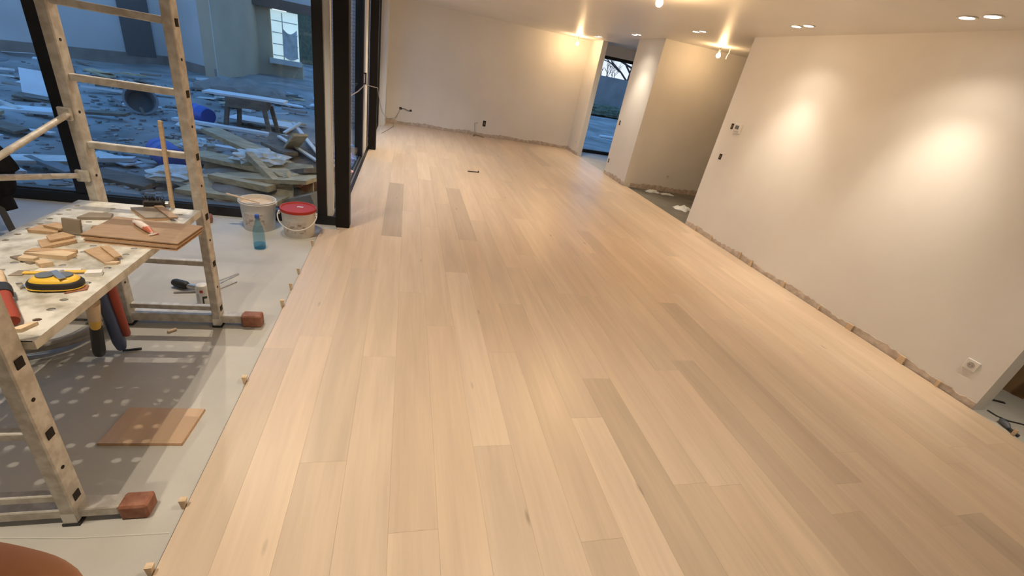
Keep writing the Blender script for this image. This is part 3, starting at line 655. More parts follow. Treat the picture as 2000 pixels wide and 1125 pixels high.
one('stirring_stick', bar(BM(), (-1.195, 4.02, Z0+BH-0.028), (-1.425, 3.955, Z0+BH+0.05), 0.020, 0.008), M['pine'], 'wooden stirring stick resting in the open bucket', 'stick', (-1.195, 4.02, Z0+BH-0.06))
t2 = bucket((-0.872, 3.955), BR, BH*0.94, 'white bucket with a red lid and hanging white handle beside the column', True)
pts = []
for i in range(21):
    a = math.pi*(1.0 + i/20.0)
    pts.append((-0.872+0.158*math.cos(a), 3.955-0.045+0.125*math.sin(a)*0.95, Z0+BH*0.94-0.045+0.125*math.sin(a)*0.85*1.0))
b = BM(); tube(b, pts, 0.0045, 8); part(t2, 'handle', b, M['white'], True)
for s in (-1, 1):
    b = BM(); cbox(b, -0.872+s*0.150, 3.93, Z0+BH*0.94-0.045, 0.016, 0.034, 0.030, bev=0.004); part(t2, 'handle_lug', b, M['white'])

t = thing('water_bottle', 'translucent blue bottle standing in front of the open bucket', 'bottle', (-1.095, 3.585, Z0))
b = BM(); lathe(b, [(0.0, 0.004), (0.030, 0.0), (0.041, 0.004), (0.044, 0.02), (0.044, 0.06), (0.042, 0.066), (0.0425, 0.12), (0.040, 0.15), (0.030, 0.195), (0.019, 0.235), (0.015, 0.25), (0.015, 0.268), (0.0, 0.268)], -1.095, 3.585, Z0, 28)
part(t, 'body', b, M['bottle'], True)
b = BM(); lathe(b, [(0.0, 0.262), (0.0165, 0.262), (0.0165, 0.285), (0.014, 0.289), (0.0, 0.289)], -1.095, 3.585, Z0, 18); part(t, 'cap', b, M['bluebarrel'], True)
b = BM(); lathe(b, [(0.0, 0.006), (0.0405, 0.008), (0.041, 0.045), (0.0, 0.047)], -1.095, 3.585, Z0, 24); part(t, 'water', b, M['bottle'], True, 'a little water in the bottom')

# foam gun and can behind the far ladder frame
t = thing('foam_gun', 'metal foam gun with black handle and long thin barrel lying on the screed', 'tool', (-1.28, 2.84, Z0))
b = BM(); tube(b, [(-1.420, 2.895, Z0+0.030), (-1.405, 2.888, Z0+0.031), (-1.34, 2.862, Z0+0.030), (-1.325, 2.856, Z0+0.028)], [0.020, 0.026, 0.026, 0.020], 14); part(t, 'handle', b, M['rub'], True)
b = BM(); tube(b, [(-1.33, 2.858, Z0+0.028), (-1.27, 2.838, Z0+0.028), (-1.20, 2.83, Z0+0.030)], [0.015, 0.018, 0.014], 12); part(t, 'body', b, M['metal'], True)
b = BM(); tube(b, [(-1.385, 2.80, Z0+0.006), (-1.30, 2.815, Z0+0.010), (-1.24, 2.825, Z0+0.020)], 0.006, 8); part(t, 'trigger', b, M['metal'], True)
b = BM(); tube(b, [(-1.24, 2.835, Z0+0.034), (-1.105, 3.105, Z0+0.008)], 0.0045, 8); part(t, 'barrel', b, M['metal'], True)
b = BM(); tube(b, [(-1.24, 2.83, Z0+0.026), (-1.235, 2.845, Z0+0.055)], 0.005, 8); part(t, 'knob', b, M['rub'], True)
one('metal_rod', tube(BM(), [(-1.20, 2.80, Z0+0.005), (-1.082, 2.99, Z0+0.005)], 0.004, 8), M['metal'], 'thin metal rod on the screed below the foam gun barrel', 'rod', (-1.14, 2.9, Z0))
t = thing('spray_can', 'white printed can standing on the screed behind the far ladder leg', 'can', (-1.165, 2.70, Z0))
cx_, cy_ = -1.178, 2.705
b = BM(); lathe(b, [(0.0, 0.0), (0.037, 0.0), (0.038, 0.004), (0.038, 0.108), (0.030, 0.128), (0.014, 0.136), (0.0, 0.136)], cx_, cy_, Z0, 24); part(t, 'body', b, M['white'], True)
def patch(t, nm, a0, a1, z0, z1, m, r=0.0385):
    bm = BM(); n = 6
    for i in range(n+1):
        a = math.radians(a0+(a1-a0)*i/n)
        for z in (z0, z1): bm.verts.new((cx_+r*math.cos(a), cy_+r*math.sin(a), Z0+z))
    bm.verts.ensure_lookup_table()
    for i in range(n): bm.faces.new([bm.verts[j] for j in (2*i, 2*i+2, 2*i+3, 2*i+1)])
    part(t, nm, bm, m)
patch(t, 'red_emblem', -92, -68, 0.088, 0.106, M['red'])
patch(t, 'black_print', -78, -40, 0.046, 0.062, M['rub'])
patch(t, 'black_print', -80, -68, 0.010, 0.050, M['rub'])
patch(t, 'grey_band', -150, -100, 0.004, 0.080, M['film'])
t = thing('tape_roll', 'roll of tape lying on the screed below the ladder rung', 'tape roll', (-1.125, 2.57, Z0))
b = BM(); lathe(b, [(0.026, 0.0), (0.038, 0.0), (0.038, 0.022), (0.026, 0.022), (0.026, 0.0)], -1.13, 2.575, Z0, 24); part(t, 'tape', b, M['white'], True)
b = BM(); lathe(b, [(0.023, 0.001), (0.026, 0.001), (0.026, 0.021), (0.023, 0.021), (0.023, 0.001)], -1.13, 2.575, Z0, 24); part(t, 'core', b, M['card'], True)

t = thing('floor_sample', 'short oak board offcut lying on the screed half in the platform shadow', 'board', (-0.98, 1.64, Z0))
part(t, 'slab', prism(BM(), [(-1.150, 1.545), (-0.845, 1.530), (-0.832, 1.735), (-1.135, 1.752)], Z0+0.001, Z0+0.013), M['plank']); t.children[0].color = (0.60, 0.42, 0.27, 1)
part(t, 'core_edge', prism(BM(), [(-1.1505, 1.5435), (-0.8435, 1.528), (-0.831, 1.7365), (-1.136, 1.7535)], Z0, Z0+0.008), M['ply'])

# tools leaning under the platform
t = thing('lump_hammer', 'tool with thick black grip and wooden head leaning under the platform', 'tool', (-1.43, 2.13, Z0))
a_, b_ = Vector((-1.432, 2.125, Z0+0.03)), Vector((-1.16, 1.765, 0.55))
b = BM(); tube(b, [a_, a_.lerp(b_, 0.08), a_.lerp(b_, 0.55), a_.lerp(b_, 0.58)], [0.023, 0.026, 0.022, 0.018], 12); part(t, 'grip', b, M['rub'], True)
b = BM(); tube(b, [a_.lerp(b_, 0.57), a_.lerp(b_, 0.72)], [0.019, 0.021], 12); part(t, 'collar', b, M['yellow'], True)
b = BM(); tube(b, [a_.lerp(b_, 0.72), a_.lerp(b_, 0.98)], [0.021, 0.025], 12); part(t, 'wooden_head', b, M['pine'], True)
t = thing('bar_clamp', 'long blue and red tool leaning from the screed against the platform edge', 'tool', (-1.36, 2.17, Z0))
a_, b_ = Vector((-1.362, 2.172, Z0+0.035)), Vector((-1.118, 1.755, 0.645))
b = BM(); tube(b, [a_, a_.lerp(b_, 0.1), a_.lerp(b_, 1.0)], [0.022, 0.027, 0.022], 10); part(t, 'blue_bar', b, M['bluegrip'], True)
b = BM(); tube(b, [a_.lerp(b_, 0.22)+Vector((0.034, 0.012, 0.004)), a_.lerp(b_, 1.0)+Vector((0.032, 0.012, 0))], 0.017, 10); part(t, 'red_bar', b, M['redgrip'], True)
b = BM(); tube(b, [(-1.36, 2.17, Z0+0.012), (-1.29, 2.20, Z0+0.006)], 0.006, 8); part(t, 'tip', b, M['rub'], True)
t_c = []
for i in range(150):
    a = i*2*math.pi/36; k = i/150
    rr = (0.215, 0.262, 0.235, 0.285, 0.25)[min(i//36, 4)] + 0.02*math.sin(a*0.5+1)*0.5
    t_c.append((-1.80+rr*math.cos(a)*1.05, 2.33+rr*math.sin(a)*0.92, Z0+0.016+0.075*k+0.006*math.sin(a*1.3)))
one('hose_coil', tube(BM(), t_c, 0.014, 8), M['cable'], 'coiled grey hose on the screed under the platform', 'hose', (-1.8, 2.33, Z0), smooth=True)
one('wooden_dowel', tube(BM(), [(-1.235, 2.355, Z0+0.008), (-1.205, 2.385, Z0+0.009)], 0.008, 8), M['pine'], 'tiny pale dowel on the screed in front of the far foot bar', 'dowel', (-1.22, 2.37, Z0))
one('rubber_block', cbox(BM(), -1.63, 4.07, Z0+0.03, 0.06, 0.10, 0.06, rz=0.3, bev=0.012), M['cap'], 'small red-brown block on the screed by the window sill', 'block', (-1.63, 4.07, Z0))
one('string_line', tube(BM(), [(-1.9, 1.20, Z0+0.0012), (-1.217, 1.161, Z0+0.0012), (-0.999, 1.139, Z0+0.0012), (-0.73, 1.131, Z0+0.0012)], 0.0016, 5), M['chalk'], 'thin pale string stretched over the screed to the floor edge', 'string', (-1.0, 1.14, Z0))

# black bag over a dark stand at the left edge
t = thing('hanging_bag', 'black fabric bag draped on a dark stand at the left image edge', 'bag', (-2.72, 3.6, Z0))
bm = BM(); bmesh.ops.create_icosphere(bm, subdivisions=4, radius=1.0)
rb = random.Random(4)
for v in bm.verts:
    s = 1.0 + 0.10*math.sin(6*v.co.x+3*v.co.z)*0.5 + 0.04*math.sin(9*v.co.y+2*v.co.z)
    z = v.co.z
    wdt = 0.19 if z > -0.1 else 0.15
    v.co = Vector((-2.75 + v.co.x*wdt*s*(1-0.35*max(z, 0)), 3.6+v.co.y*0.15*s, 0.44+z*0.24*s))
part(t, 'bag', bm, M['fabric'], True)
b = BM(); tube(b, [(-2.76, 3.6, 0.30), (-2.69, 3.58, 0.19), (-2.675, 3.575, 0.145)], [0.09, 0.062, 0.055], 14); part(t, 'sleeve', b, M['fabric'], True)
b = BM(); tube(b, [(-2.72, 3.62, 0.60), (-2.66, 3.62, 0.75), (-2.62, 3.62, 0.78)], [0.06, 0.03, 0.015], 10); part(t, 'strap', b, M['fabric'], True)
for e_ in ((-2.60, 3.46), (-2.95, 3.50), (-3.12, 3.88)):
    b = BM(); bar(b, (-2.78, 3.62, 0.46), (e_[0], e_[1], Z0+0.008), 0.034, 0.016); part(t, 'stand_leg', b, M['rub'])

# ---- wooden spacer wedges
def wedge(x, y, ax, h, w, label, grp, pale=True):
    # thin at the bottom, thick at the top, pushed down into the expansion gap
    t = thing('spacer_wedge', label, 'wedge', (x, y, Z0), grp)
    bm = BM(); hw = w/2
    if ax == 'y': prof = [(-0.004, Z0), (0.004, Z0), (0.013, h), (-0.010, h)]
    else: prof = [(-0.004, Z0), (0.004, Z0), (0.006, h), (-0.006, h)]
    a = [bm.verts.new((x+px, y-hw, z)) for px, z in prof]; b2 = [bm.verts.new((x+px, y+hw, z)) for px, z in prof]
    bm.faces.new(a); bm.faces.new(b2[::-1])
    for k in range(4): bm.faces.new((a[k], a[(k+1) % 4], b2[(k+1) % 4], b2[k]))
    part(t, 'wedge_body', bm, M['pine'])
    return t
order = ['nearest the camera', 'second from the camera', 'third from the camera', 'fourth from the camera', 'fifth from the camera', 'sixth from the camera', 'farthest from the camera']
for i, (y, h, w) in enumerate(((0.992, 0.036, 0.020), (1.232, 0.034, 0.020), (1.928, 0.034, 0.022), (2.686, 0.042, 0.022), (2.92, 0.040, 0.010), (3.165, 0.036, 0.010), (3.70, 0.040, 0.010))):
    wedge(-0.722, y, 'y', h, w, 'small pale wooden wedge in the left floor edge gap, ' + order[i], 'wedges along the screed')
order = ['nearest the socket', 'second from the socket', 'third from the socket', 'fourth from the socket', 'fifth from the socket', 'sixth from the socket', 'seventh from the socket', 'eighth from the socket', 'last before the passage']
for i, (y, h, w) in enumerate(((1.86, 0.058, 0.024), (2.16, 0.068, 0.050), (2.66, 0.062, 0.060), (3.02, 0.050, 0.014), (3.51, 0.068, 0.024), (4.05, 0.078, 0.030), (4.26, 0.092, 0.014), (4.87, 0.075, 0.018), (5.25, 0.045, 0.03))):
    wedge(RX-0.0205, y, 'x', h, w, 'small wooden wedge between floor and right wall, ' + order[i], 'wedges along the right wall')
for i, (y, h) in enumerate(((7.78, 0.05), (8.07, 0.05))):
    wedge(PX-0.0205, y, 'x', h, 0.025, 'small wooden wedge under the pier, ' + ('nearer one' if i == 0 else 'farther one'), 'wedges under the pier')
wedge(RX+0.005, 1.36, 'x', 0.045, 0.02, 'single wooden wedge at the floor edge in the near side opening', 'wedges along the right wall')

# ---- sockets and switches
def face(ax, pos, wy, wz, name, label, cat, kind):
    x, y, z = pos; t = thing(name, label, cat, pos)
    def bx(u0, v0, u1, v1, d0, d1):
        b = BM()
        if ax == 'x': return box(b, x-d1, y+u0, z+v0, x-d0, y+u1, z+v1, bev=0.0)
        return box(b, x+u0, y-d1, z+v0, x+u1, y-d0, z+v1)
    if kind == 'hole':
        part(t, 'box_rim', bx(-wy/2-0.006, -wz/2-0.006, wy/2+0.006, wz/2+0.006, 0.0, 0.0015), M['white'])
        part(t, 'open_box', bx(-wy/2, -wz/2, wy/2, wz/2, 0.0015, 0.004), M['socketblack'])
        part(t, 'wire_end', bx(-wy*0.12, -wz*0.25, wy*0.12, wz*0.2, 0.004, 0.007), M['card'])
    return t
face('x', (RX, 5.33, 1.055), 0.055, 0.075, 'switch_box', 'lower open black switch box on the right wall below the thermostat', 'switch box', 'hole')
face('x', (RX, 5.325, 1.455), 0.045, 0.070, 'switch_box', 'upper open black switch box directly left of the thermostat', 'switch box', 'hole')
face('x', (PX, 8.46, 1.035), 0.05, 0.085, 'switch_box', 'open black switch box halfway up the pier', 'switch box', 'hole')
face('x', (PX, 8.50, 0.28), 0.045, 0.080, 'switch_box', 'open black socket box low on the pier', 'switch box', 'hole')
face('y', (1.865, FY, 0.30), 0.075, 0.135, 'switch_box', 'open black socket box low on the far wall', 'switch box', 'hole')
face('y', (-0.135, FY, 0.345), 0.055, 0.055, 'switch_box', 'small dark wall box low on the far wall nearest the glass doors', 'switch box', 'hole')
face('y', (0.10, FY, 0.33), 0.045, 0.045, 'switch_box', 'small dark wall box right of the one with the cable on the far wall', 'switch box', 'hole')
one('wall_cable', tube(BM(), [(-0.135, FY-0.012, 0.345), (-0.03, FY-0.03, 0.350), (0.05, FY-0.03, 0.318), (0.10, FY-0.012, 0.33)], 0.007, 6), M['rub'], 'short dark cable linking two wall boxes on the far wall', 'cable', (0, FY-0.02, 0.34), smooth=True)
t = thing('thermostat', 'white square thermostat with a dark display on the right wall', 'thermostat', (RX, 5.19, 1.44))
part(t, 'housing', box(BM(), RX-0.030, 5.125, 1.385, RX, 5.255, 1.505, bev=0.004), M['white'])
part(t, 'display', box(BM(), RX-0.0325, 5.158, 1.436, RX-0.0302, 5.228, 1.480), M['greyp'], label='dark display')
for k in range(3): part(t, 'button', box(BM(), RX-0.033, 5.145+0.036*k, 1.402, RX-0.0302, 5.165+0.036*k, 1.414), M['metal'])
b = BM(); bar(b, (RX-0.012, 5.20, 1.385), (RX-0.02, 5.245, 1.365), 0.012, 0.004); part(t, 'lower_latch', b, M['white'])
def socket(x, y, z, label):
    t = thing('wall_socket', label, 'socket', (x, y, z), 'white wall sockets')
    part(t, 'cover_plate', box(BM(), x-0.012, y-0.041, z-0.041, x, y+0.041, z+0.041, bev=0.003), M['white'])
    b = BM(); lathe(b, [(0.024, 0.0), (0.0265, 0.0), (0.0265, 0.002), (0.024, 0.002), (0.024, 0.0)], 0, 0, 0, 24, Matrix.Translation((x-0.0125, y, z)) @ Matrix.Rotation(-math.pi/2, 4, 'Y')); part(t, 'rim', b, M['white'], True)
    b = BM(); lathe(b, [(0.0, 0.0), (0.0235, 0.0), (0.0235, 0.001), (0.0, 0.001)], 0, 0, 0, 24, Matrix.Translation((x-0.0125, y, z)) @ Matrix.Rotation(-math.pi/2, 4, 'Y')); part(t, 'recess', b, mat('socket_shade', (0.45, 0.42, 0.38), 0.6), True)
    for s in (-1, 1):
        b = BM(); cbox(b, x-0.0138, y+s*0.0095, z, 0.0008, 0.005, 0.005); part(t, 'contact_hole', b, M['dark'])
socket(RX, 1.775, 0.28, 'white square wall socket low on the right wall near its end')
t = thing('wall_socket', 'white square wall socket low on the passage wall', 'socket', (5.0, 7.61, 0.28), 'white wall sockets')
part(t, 'cover_plate', box(BM(), 4.955, 7.598, 0.235, 5.045, 7.61, 0.325, bev=0.003), M['white'])
b = BM(); lathe(b, [(0.0, 0.0), (0.025, 0.0), (0.025, 0.002), (0.0, 0.002)], 0, 0, 0, 20, Matrix.Translation((5.0, 7.598, 0.28)) @ Matrix.Rotation(math.pi/2, 4, 'X')); part(t, 'insert', b, M['film'], True)
t = thing('wall_socket', 'white socket low on the short return wall beside the opening', 'socket', (PX, 10.55, 0.28), 'white wall sockets')
part(t, 'cover_plate', box(BM(), PX-0.010, 10.51, 0.24, PX, 10.59, 0.32, bev=0.003), M['white'])
b = BM(); lathe(b, [(0.0, 0.0), (0.022, 0.0), (0.022, 0.002), (0.0, 0.002)], 0, 0, 0, 20, Matrix.Translation((PX-0.0102, 10.55, 0.28)) @ Matrix.Rotation(-math.pi/2, 4, 'Y')); part(t, 'insert', b, M['film'], True)

# ---- bits on the oak floor
t = thing('pull_bar', 'short dark metal bar lying alone on the oak floor', 'bar', (1.13, 7.155, 0))
part(t, 'flat_bar', cbox(BM(), 1.13, 7.155, 0.006, 0.19, 0.030, 0.010, rz=0.12, bev=0.002), M['socketblack'])
b = BM(); cbox(b, 1.216, 7.166, 0.014, 0.012, 0.030, 0.020, rz=0.12); part(t, 'hooked_end', b, M['socketblack'])
t = thing('cable_end', 'small tangle of cable ends sticking out of the floor at the far wall', 'cable', (1.72, 10.93, 0))
b = BM(); tube(b, [(1.70, 11.08, 0.30), (1.62, 11.05, 0.28), (1.64, 11.0, 0.12), (1.66, 10.95, 0.03), (1.60, 10.90, 0.02)], 0.008, 6); part(t, 'grey_lead', b, M['cable'], True)
b = BM(); tube(b, [(1.66, 10.95, 0.03), (1.76, 10.88, 0.03), (1.86, 10.86, 0.012)], 0.012, 6); part(t, 'dark_lead', b, M['card'], True)
b = BM(); tube(b, [(1.66, 10.95, 0.03), (1.60, 10.84, 0.012)], 0.012, 6); part(t, 'dark_lead', b, M['card'], True)
one('extension_lead', tube(BM(), [(-0.70, 5.7, 0.98), (-0.62, 6.4, 1.02), (-0.605, 7.25, 1.045), (-0.46, 7.8, 0.98), (-0.46, 8.6, 0.66), (-0.47, 9.8, 0.36), (-0.40, 10.5, 0.16), (-0.37, 11.0, 0.10), (-0.25, 11.04, 0.12), (-0.20, 11.05, 0.20), (-0.14, 11.07, 0.33)], 0.006, 6), M['cable'], 'thin grey cord hung from the door handle to the far wall', 'cord', (-0.56, 7.6, 1.0), smooth=True)
one('loose_wire', tube(BM(), [(-0.28, 11.02, 0.01), (-0.26, 10.6, 0.006), (-0.36, 10.0, 0.006), (-0.46, 9.5, 0.006)], 0.005, 6), M['cable'], 'thin cord lying on the oak floor near the far left corner', 'cord', (-0.3, 10.2, 0), smooth=True)

# ---- the side passage: rags
def rag(name, cx, cy, lx, ly, h, m, label, cat, seed, rz=0.0):
    rnd = random.Random(seed); bm = BM(); n = 12
    ph = [rnd.uniform(0, 6) for _ in range(6)]
    top = []
    for i in range(n+1):
        for j in range(n+1):
            u, v = i/n-0.5, j/n-0.5
            e_ = (1-(2*abs(u))**4)*(1-(2*abs(v))**4)
            z = h*e_*(0.45+0.55*abs(math.sin(9*u+5*v+ph[0])*math.cos(7*v-4*u+ph[1]))) + 0.004
            x_ = lx*u*(1+0.2*math.sin(8*v+ph[2])); y_ = ly*v*(1+0.2*math.sin(7*u+ph[3]))
            c, s = math.cos(rz), math.sin(rz)
            top.append((cx+c*x_-s*y_, cy+s*x_+c*y_, Z0+z))
    vt = [bm.verts.new(p) for p in top]; vb = [bm.verts.new((p[0], p[1], p[2]-0.0038)) for p in top]
    k = n+1
    for i in range(n):
        for j in range(n):
            q = (i*k+j, (i+1)*k+j, (i+1)*k+j+1, i*k+j+1)
            bm.faces.new([vt[a] for a in q]); bm.faces.new([vb[a] for a in q[::-1]])
    edge = [i*k for i in range(k)] + [n*k+j for j in range(1, k)] + [i*k+n for i in range(n-1, -1, -1)] + [j for j in range(n-1, 0, -1)]
    for a, b2 in zip(edge, edge[1:]+edge[:1]): bm.faces.new((vt[a], vt[b2], vb[b2], vb[a]))
    return one(name, bm, m, label, cat, (cx, cy, Z0), smooth=True)
rag('rag', 4.66, 7.42, 0.26, 0.12, 0.05, M['sheet'], 'crumpled pale rag at the foot of the passage wall', 'rag', 3)
rag('rag', 4.95, 7.36, 0.24, 0.08, 0.03, M['sheet'], 'flat pale strip of cloth right of the crumpled rag', 'rag', 5)
rag('rag', 4.72, 6.42, 0.30, 0.24, 0.06, M['sheet'], 'crumpled white cloth beside the end of the right wall', 'rag', 8, 0.4)

# ---- near side opening at the right edge
t = thing('cardboard_box', 'brown cardboard box in the side room at the right image edge', 'box', (5.12, 1.92, Z0))
part(t, 'carton', cbox(BM(), 5.14, 1.93, Z0+0.11, 0.42, 0.34, 0.22, rz=0.25), M['card'])
b = BM(); cbox(b, 5.05, 1.72, Z0+0.235, 0.38, 0.14, 0.006, rz=0.25, rx=-0.5); part(t, 'flap', b, M['card'])
b = BM(); cbox(b, 5.23, 2.12, Z0+0.235, 0.38, 0.14, 0.006, rz=0.25, rx=0.6); part(t, 'flap', b, M['card'])
one('cardboard_box', cbox(BM(), 5.55, 2.35, Z0+0.25, 0.5, 0.5, 0.5, rz=0.1, bev=0.006), M['card'], 'taller cardboard box behind the open one in the side room', 'box', (5.55, 2.35, Z0))
rag('work_glove', 5.0, 1.93, 0.22, 0.10, 0.05, M['fabric'], 'dark crumpled bundle on the cardboard box edge in the side room', 'cloth', 12)
t = thing('power_drill_cord', 'dark plug connector with a thin cable on the screed at the right edge', 'plug', (4.25, 1.40, Z0))
b = BM(); tube(b, [(4.300, 1.492, Z0+0.022), (4.285, 1.475, Z0+0.026), (4.265, 1.435, Z0+0.026), (4.255, 1.412, Z0+0.018)], [0.008, 0.020, 0.020, 0.010], 10); part(t, 'connector', b, M['greyp'], True)
b = BM(); tube(b, [(4.256, 1.414, Z0+0.018), (4.246, 1.385, Z0+0.014), (4.243, 1.345, Z0+0.012)], [0.009, 0.013, 0.010], 10); part(t, 'plug_tail', b, M['rub'], True)
b = BM(); tube(b, [(4.36, 1.60, Z0+0.005), (4.36, 1.54, Z0+0.005), (4.40, 1.49, Z0+0.005), (4.52, 1.44, Z0+0.005), (4.8, 1.40, Z0+0.005)], 0.005, 6); part(t, 'cable', b, M['rub'], True)
one('floor_scrap', cbox(BM(), 4.62, 1.70, Z0+0.004, 0.14, 0.02, 0.008, rz=-0.4), M['rub'], 'thin dark strip on the screed in the side room', 'strip', (4.62, 1.70, Z0))

# ================================================================== COURTYARD AND NEIGHBOURS
GZ = -0.12
def ground(name, x0, y0, x1, y1, nx, ny, amp, m, seed):
    from mathutils import noise
    bm = BM(); vs = []
    for j in range(ny+1):
        for i in range(nx+1):
            x = x0+(x1-x0)*i/nx; y = y0+(y1-y0)*j/ny
            z = noise.noise(Vector((x*0.8, y*0.8, seed)))*amp + noise.noise(Vector((x*2.7, y*2.7, seed+5)))*amp*0.5
            vs.append(bm.verts.new((x, y, GZ - 0.03 + z)))
    for j in range(ny):
        for i in range(nx): bm.faces.new([vs[k] for k in (j*(nx+1)+i, j*(nx+1)+i+1, (j+1)*(nx+1)+i+1, (j+1)*(nx+1)+i)])
    return struct(name, bm, m, ((x0+x1)/2, (y0+y1)/2, GZ))
g = ground('ground_courtyard', -24, WY+0.06, GX-0.10, 40, 130, 170, 0.07, M['mud'], 1.0)
g2 = ground('ground_garden', GX-0.10, FY+0.2, 60, 60, 90, 70, 0.06, M['mud'], 3.0)

# dark brick wing wall beyond the sliding doors
bw = struct('wall_brick_wing', box(BM(), -1.95, FY+0.012, GZ-0.1, -0.66, FY+0.2, 3.0), M['mortar'], (-1.3, FY, 0))
bme = None; z = GZ; rowi = 0
while z < 2.95:
    x = -1.95 + (0.0 if rowi % 2 == 0 else -0.11)
    while x < -0.66:
        xa, xb_ = max(x, -1.95), min(x+0.208, -0.662)
        if xb_-xa > 0.03:
            o = mk('brick', box(BM(), xa, FY, z, xb_, FY+0.03, z+0.053), M['blackbrick'], origin=((xa+xb_)/2, FY+random.uniform(-.003, .003), z))
            o.parent = bw; o.location = Vector(o.location) - Vector(bw.location)
        x += 0.22
    z += 0.065; rowi += 1

# neighbour's house
def wallseg(t, name, a, b_, z0, z1, th, m):
    a = Vector((a[0], a[1], 0)); b_ = Vector((b_[0], b_[1], 0)); d = (b_-a).normalized(); n = Vector((-d.y, d.x, 0))
    poly = [(a.x, a.y), (b_.x, b_.y), ((b_+n*th).x, (b_+n*th).y), ((a+n*th).x, (a+n*th).y)]
    return part(t, name, prism(BM(), poly, z0, z1), m)
H = thing('neighbour_house', 'rendered grey house shell across the muddy yard behind the window', 'house', (-6, 17, GZ))
A, B, K, D2 = (-12.5, 10.4), (-7.05, 16.65), (-5.30, 15.22), (-5.18, 18.95)
wallseg(H, 'wall', A, B, GZ-0.1, 3.2, 0.3, M['house'])
wallseg(H, 'wall', B, K, GZ-0.1, 3.2, 0.02, M['house'])
wallseg(H, 'side_wall', K, D2, GZ-0.1, 3.2, 0.3, M['house2'])
wallseg(H, 'rear_wall', D2, (-4.72, 19.0), GZ-0.1, 1.98, 0.3, M['house2'])
wallseg(H, 'rear_wall', (-4.72, 19.0), (-3.80, 19.1), GZ-0.1, 0.38, 0.3, M['house2'])
for a, b_ in ((A, B), (B, K)):
    d = (Vector(b_)-Vector(a)).normalized(); n = Vector((d.y, -d.x))*0.04
    wallseg(H, 'plinth', (a[0]+n.x, a[1]+n.y), (b_[0]+n.x, b_[1]+n.y), GZ-0.1, 0.12, 0.03, M['plinth'])
d = (Vector(B)-Vector(A)).normalized(); n = Vector((d.y, -d.x))*0.05
p1 = Vector(B) - d*1.08; p2 = Vector(B) - d*0.36
wallseg(H, 'dark_door', (p1.x+n.x, p1.y+n.y), (p2.x+n.x, p2.y+n.y), 0.05, 2.3, 0.045, M['darkdoor'])
wallseg(H, 'fascia', (-5.25, 18.6), (-2.6, 19.2), 1.98, 2.28, 0.5, M['fascia'])
wallseg(H, 'upper_wall', (-5.2, 18.9), (-2.6, 19.4), 2.28, 3.4, 0.3, M['house'])
wn = wallseg(H, 'window', (-4.72, 18.93), (-3.88, 19.03), 0.38, 1.95, 0.05, M['glowsheet'])
for k in range(4):
    z = 0.55 + k*0.36
    b = BM(); bar(b, (-4.70, 18.92, z), (-3.90, 19.015, z), 0.02, 0.03); part(wn, 'window_bar', b, M['film'])
b = BM(); bar(b, (-4.36, 18.915, 0.42), (-4.36, 18.915, 1.9), 0.03, 0.02); part(wn, 'window_bar', b, M['film'])
b = BM(); bar(b, (-4.80, 18.80, 0.36), (-3.80, 18.92, 0.36), 0.22, 0.16); part(wn, 'sill', b, M['house'])
# sagging sheet in front of that window
bm = BM(); n = 10; g_ = []
for i in range(n+1):
    for j in range(n+1):
        u, v = i/n, j/n
        sag = 0.16*math.sin(math.pi*u)*(1-v)
        g_.append(bm.verts.new((-4.36+0.46*u, 18.86+0.055*u-0.03*math.sin(math.pi*u)*math.cos(5*v), 1.45-1.0*v*(0.9+0.1*math.sin(math.pi*u))-sag)))
for i in range(n):
    for j in range(n): bm.faces.new([g_[a] for a in (i*(n+1)+j, (i+1)*(n+1)+j, (i+1)*(n+1)+j+1, i*(n+1)+j+1)])
part(wn, 'hanging_sheet', bm, M['greysheet'], True, 'grey plastic sheet hanging in folds')
t = one('garden_fence', box(BM(), -6, 27.0, GZ, 2.0, 27.15, 2.9), M['hedge'], 'dim green hedge wall beyond the neighbour window', 'hedge', (-2, 27, GZ))

# dark work table with a white board across it
t = thing('outdoor_table', 'dark old table standing in the muddy yard', 'table', (-2.60, 8.68, GZ))
part(t, 'apron', cbox(BM(), -2.60, 8.68, 0.335, 0.60, 0.42, 0.15, rz=0.1), M['timber2'])
for lx, ly in ((-0.28, -0.17), (0.28, -0.14), (-0.22, 0.22), (0.30, 0.22)):
    b = BM(); bar(b, (-2.60+lx*0.95, 8.68+ly, 0.30), (-2.60+lx*1.22, 8.68+ly*1.15, GZ-0.05), 0.06, 0.06); part(t, 'leg', b, M['timber2'])
one('white_plank', cbox(BM(), -2.62, 8.68, 0.428, 1.20, 0.34, 0.03, rz=0.03), M['whiteboard'], 'long white board laid across the dark outdoor table', 'board', (-2.62, 8.68, 0.41))
one('debris_heap', (lambda b: (bmesh.ops.create_icosphere(b, subdivisions=3, radius=1.0), [setattr(v, 'co', Vector((-3.9+v.co.x*1.0+0.06*math.sin(9*v.co.y), 12.6+v.co.y*0.5, GZ+0.02+max(v.co.z, -0.1)*0.36+0.04*math.sin(11*v.co.x)))) for v in b.verts], b)[-1])(BM()), M['plinth'], 'low reddish brown earth heap far behind the outdoor table', 'heap', (-3.9, 12.6, GZ))
t = thing('mortar_tub', 'grey round mortar tub tipped on its side far back in the rubble', 'tub', (-4.35, 9.0, GZ))
mt = Matrix.Translation((-4.35, 9.0, GZ+0.17)) @ Matrix.Rotation(0.5, 4, 'Z') @ Matrix.Rotation(1.25, 4, 'X')
b = BM(); lathe(b, [(0.0, -0.16), (0.15, -0.16), (0.17, -0.14), (0.215, 0.14), (0.205, 0.14), (0.16, -0.13), (0.0, -0.14)], 0, 0, 0, 24, mt); part(t, 'shell', b, M['fencewall'], True)
